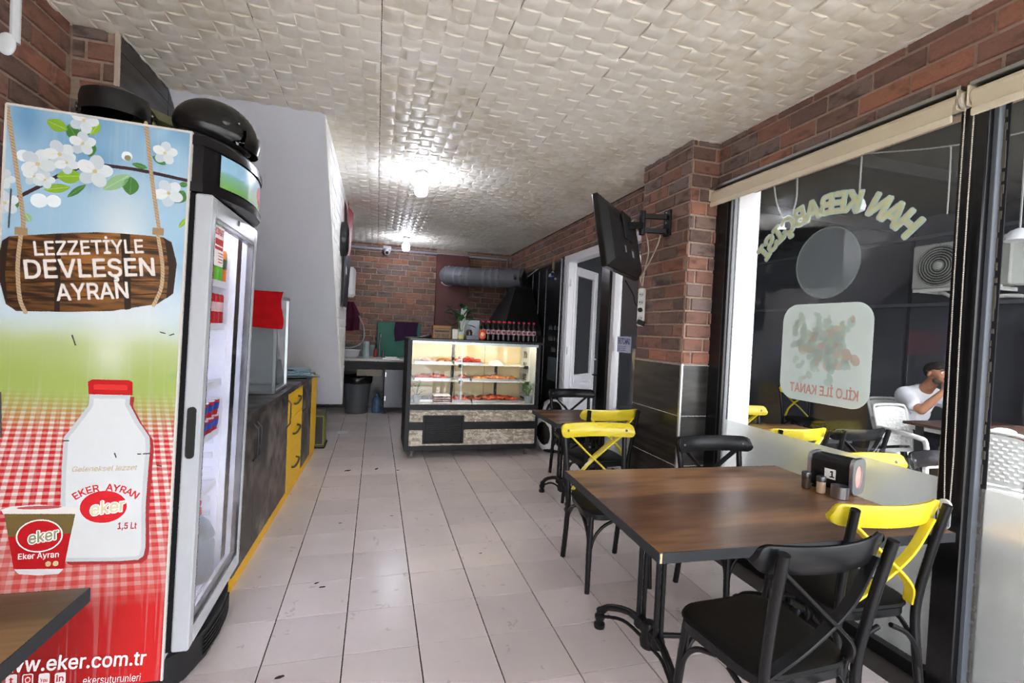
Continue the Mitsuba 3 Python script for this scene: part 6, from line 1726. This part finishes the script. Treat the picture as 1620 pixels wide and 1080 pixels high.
for z in (0.5, 0.85, 1.2, 1.55):
    dk.part('shelf', bx(0, 0.28, -0.33, 0.33, z, z + 0.015), 'vc', '#4b4e52', smooth=False)
for q in range(8):
    solo('stacked_carton', f'{("dark red", "ochre", "green", "dull red")[q % 4]} carton on the {("top", "second")[q // 4]} shelf of the dark yard fridge', 'carton', bx(6.70, 6.80, 2.66 + (q % 4) * 0.14, 2.76 + (q % 4) * 0.14, (1.545, 1.195)[q // 4], (1.545, 1.195)[q // 4] + 0.16, 0.004), 'vc', ('#7a2a20', '#8a5a22', '#3c6a2c', '#7d2f28')[q % 4], group='cartons in the yard fridge')
# ---------------------------------------------------------------- the man at the yard table; faces +y in his own frame
def limb(pts, taubin=8, edge=0.03):
    """One continuous body from chains of (x, y, z, r): hulls of neighbouring spheres, united and smoothed."""
    parts = []
    for ch in pts:
        for a, b in zip(ch[:-1], ch[1:]):
            s = []
            for q in (a, b):
                s.append(m3.Manifold.sphere(q[3], 18).translate([float(q[0]), float(q[1]), float(q[2])]))
            parts.append(m3.Manifold.batch_hull(s))
    m = m3.Manifold.batch_boolean(parts, m3.OpType.Add).refine_to_length(edge)
    q = m.to_mesh()
    t = trimesh.Trimesh(np.array(q.vert_properties)[:, :3], np.array(q.tri_verts), process=True)
    trimesh.smoothing.filter_taubin(t, iterations=taubin)
    return t


PM = place(5.95, 4.0, -0.02, 168).scale(1.04)
pn = thing('person', 'man in a white T-shirt leaning on the yard table with his hands at his mouth', 'person', PM)
SK, HR, SHT, TR = '#a9785f', '#322e2b', '#e4e5ea', '#23252c'
H = np.array([0.0, 0.27, 1.20])
head = [[(0, 0.12, 0.99, 0.07), (0, 0.19, 1.07, 0.060), (*(H + [0, -0.03, -0.07]), 0.055)],
        [(*(H + [0, -0.045, 0.02]), 0.078), (*(H + [0, 0.0, 0.03]), 0.078), (*(H + [0, 0.035, -0.01]), 0.062), (*(H + [0, 0.05, -0.075]), 0.042), (*(H + [0, 0.0, -0.06]), 0.056)],
        [(*(H + [-0.032, 0.06, -0.03]), 0.028), (*(H + [0.032, 0.06, -0.03]), 0.028)],
        [(*(H + [0, 0.088, 0.012]), 0.010), (*(H + [0, 0.106, -0.022]), 0.013)],
        [(*(H + [-0.03, 0.075, 0.028]), 0.014), (*(H + [0.03, 0.075, 0.028]), 0.014)],
        [(*(H + [-0.02, 0.085, -0.062]), 0.011), (*(H + [0.02, 0.085, -0.062]), 0.011)]]
for s in (-1, 1):
    head.append([(*(H + [s * 0.078, -0.01, 0.008]), 0.014), (*(H + [s * 0.084, -0.022, -0.02]), 0.013)])
arms = []
for s in (-1, 1):
    sh, el, wr = (s * 0.195, 0.10, 0.945), (s * 0.235, 0.35, 0.815), (s * 0.055, 0.39, 1.02)
    arms.append([(*sh, 0.058), (*np.add(sh, np.subtract(el, sh) * 0.5), 0.052), (*el, 0.041), (*np.add(el, np.subtract(wr, el) * 0.35), 0.043), (*wr, 0.027)])
    pc = np.array([s * 0.035, 0.395, 1.065])
    arms.append([(*wr, 0.026), (*pc, 0.030)])
    arms.append([(*(pc + [s * 0.012, 0.01, -0.01]), 0.024), (*(pc + [-s * 0.012, -0.004, 0.02]), 0.024)])
    for q in range(4):
        b = pc + [s * (0.020 - 0.012 * q), 0.018 - 0.004 * q, 0.022]
        t1 = b + [-s * 0.016, 0.006 - 0.008, 0.030 - 0.002 * abs(q - 1)]
        t2 = t1 + [-s * 0.018, -0.016, 0.016]
        arms.append([(*b, 0.0095), (*t1, 0.009), (*t2, 0.0078)])
    arms.append([(*(pc + [s * 0.01, -0.02, 0.0]), 0.012), (*(pc + [-s * 0.004, -0.04, 0.022]), 0.0095), (*(pc + [-s * 0.014, -0.042, 0.042]), 0.008)])
legs = []
for s in (-1, 1):
    legs.append([(s * 0.09, -0.06, 0.53, 0.095), (s * 0.13, 0.36, 0.51, 0.068), (s * 0.14, 0.37, 0.48, 0.062), (s * 0.145, 0.33, 0.28, 0.056), (s * 0.15, 0.31, 0.09, 0.040)])
    legs.append([(s * 0.15, 0.29, 0.055, 0.042), (s * 0.16, 0.46, 0.04, 0.034)])
torso = [[(-0.09, -0.09, 0.56, 0.12), (0.09, -0.09, 0.56, 0.12)], [(0, -0.08, 0.56, 0.14), (0, -0.03, 0.74, 0.135), (0, 0.06, 0.90, 0.13)], [(-0.075, -0.03, 0.74, 0.105), (0.075, -0.03, 0.74, 0.105)],
         [(-0.13, 0.07, 0.93, 0.085), (0.13, 0.07, 0.93, 0.085)], [(0, 0.07, 0.93, 0.10), (0, 0.10, 0.98, 0.075)]]
bodym = limb(head + arms + torso + legs, 6, 0.016)
scene[key_of('person__body')] = {**shape(bodym, 'vcm', SK, 60), 'to_world': PM}
shirt = [[(-0.09, -0.09, 0.55, 0.14), (0.09, -0.09, 0.55, 0.14)], [(0, -0.085, 0.55, 0.162), (0, -0.035, 0.74, 0.162), (0, 0.055, 0.90, 0.156)], [(-0.078, -0.035, 0.74, 0.13), (0.078, -0.035, 0.74, 0.13)],
         [(-0.135, 0.068, 0.93, 0.108), (0.135, 0.068, 0.93, 0.108)], [(0, 0.065, 0.93, 0.125), (0, 0.09, 0.975, 0.098)]]
for s in (-1, 1):
    shirt.append([(s * 0.16, 0.075, 0.945, 0.092), (s * 0.21, 0.20, 0.885, 0.072), (s * 0.222, 0.25, 0.862, 0.07)])
pn.part('tshirt', limb(shirt, 8, 0.02), 'vcm', SHT, smooth=60)
tr_ = [[(s * 0.09, -0.06, 0.53, 0.105), (s * 0.13, 0.36, 0.51, 0.078), (s * 0.14, 0.37, 0.48, 0.074), (s * 0.145, 0.33, 0.28, 0.068), (s * 0.15, 0.31, 0.12, 0.056)] for s in (-1, 1)] + [[(-0.09, -0.08, 0.53, 0.12), (0.09, -0.08, 0.53, 0.12)]]
pn.part('trousers', limb(tr_, 6, 0.025), 'vcm', TR, smooth=60)
pn.part('shoe', limb([[(s * 0.15, 0.28, 0.05, 0.05), (s * 0.16, 0.36, 0.045, 0.044), (s * 0.165, 0.48, 0.038, 0.036)] for s in (-1, 1)], 4, 0.02), 'vc', '#1c1b1d', smooth=60)
hair = limb([[(*(H + [0, -0.06, 0.035]), 0.078), (*(H + [0, 0.005, 0.058]), 0.070), (*(H + [0, 0.05, 0.068]), 0.040)], [(*(H + [-0.055, -0.03, 0.045]), 0.036), (*(H + [-0.04, 0.045, 0.062]), 0.03)], [(*(H + [0.055, -0.03, 0.045]), 0.036), (*(H + [0.04, 0.045, 0.062]), 0.03)],
             [(*(H + [-0.05, -0.06, 0.0]), 0.036), (*(H + [0.05, -0.06, 0.0]), 0.036)]], 5, 0.014)
hair.vertices += 0.003 * (meshkit.noise(hair.vertices * 90)[:, None] - 0.5)
pn.part('hair', hair, 'vcm', HR, smooth=60)
beard = limb([[(*(H + [-0.05, 0.03, -0.075]), 0.026), (*(H + [-0.02, 0.066, -0.098]), 0.022), (*(H + [0.02, 0.066, -0.098]), 0.022), (*(H + [0.05, 0.03, -0.075]), 0.026)], [(*(H + [-0.02, 0.09, -0.048]), 0.008), (*(H + [0.02, 0.09, -0.048]), 0.008)]], 4, 0.012)
pn.part('beard', beard, 'vcm', '#4f4640', smooth=60)
for s in (-1, 1):
    e = pn.part('eye', ball(0.0115, H + [s * 0.031, 0.078, 0.012], 2), 'vcg', '#e6e0da', smooth=True)
    e.part('iris', ball(0.0055, H + [s * 0.031, 0.0865, 0.010], 1), 'vcg', '#1e1511', smooth=True)
    pn.part('eyebrow', tube([H + [s * 0.014, 0.092, 0.034], H + [s * 0.032, 0.092, 0.039], H + [s * 0.052, 0.078, 0.034]], 0.0045, 6), 'vcm', HR)
pn.part('mouth', tube([H + [-0.02, 0.094, -0.062], H + [0, 0.098, -0.06], H + [0.02, 0.094, -0.062]], 0.004, 6), 'vcm', '#7a4640')
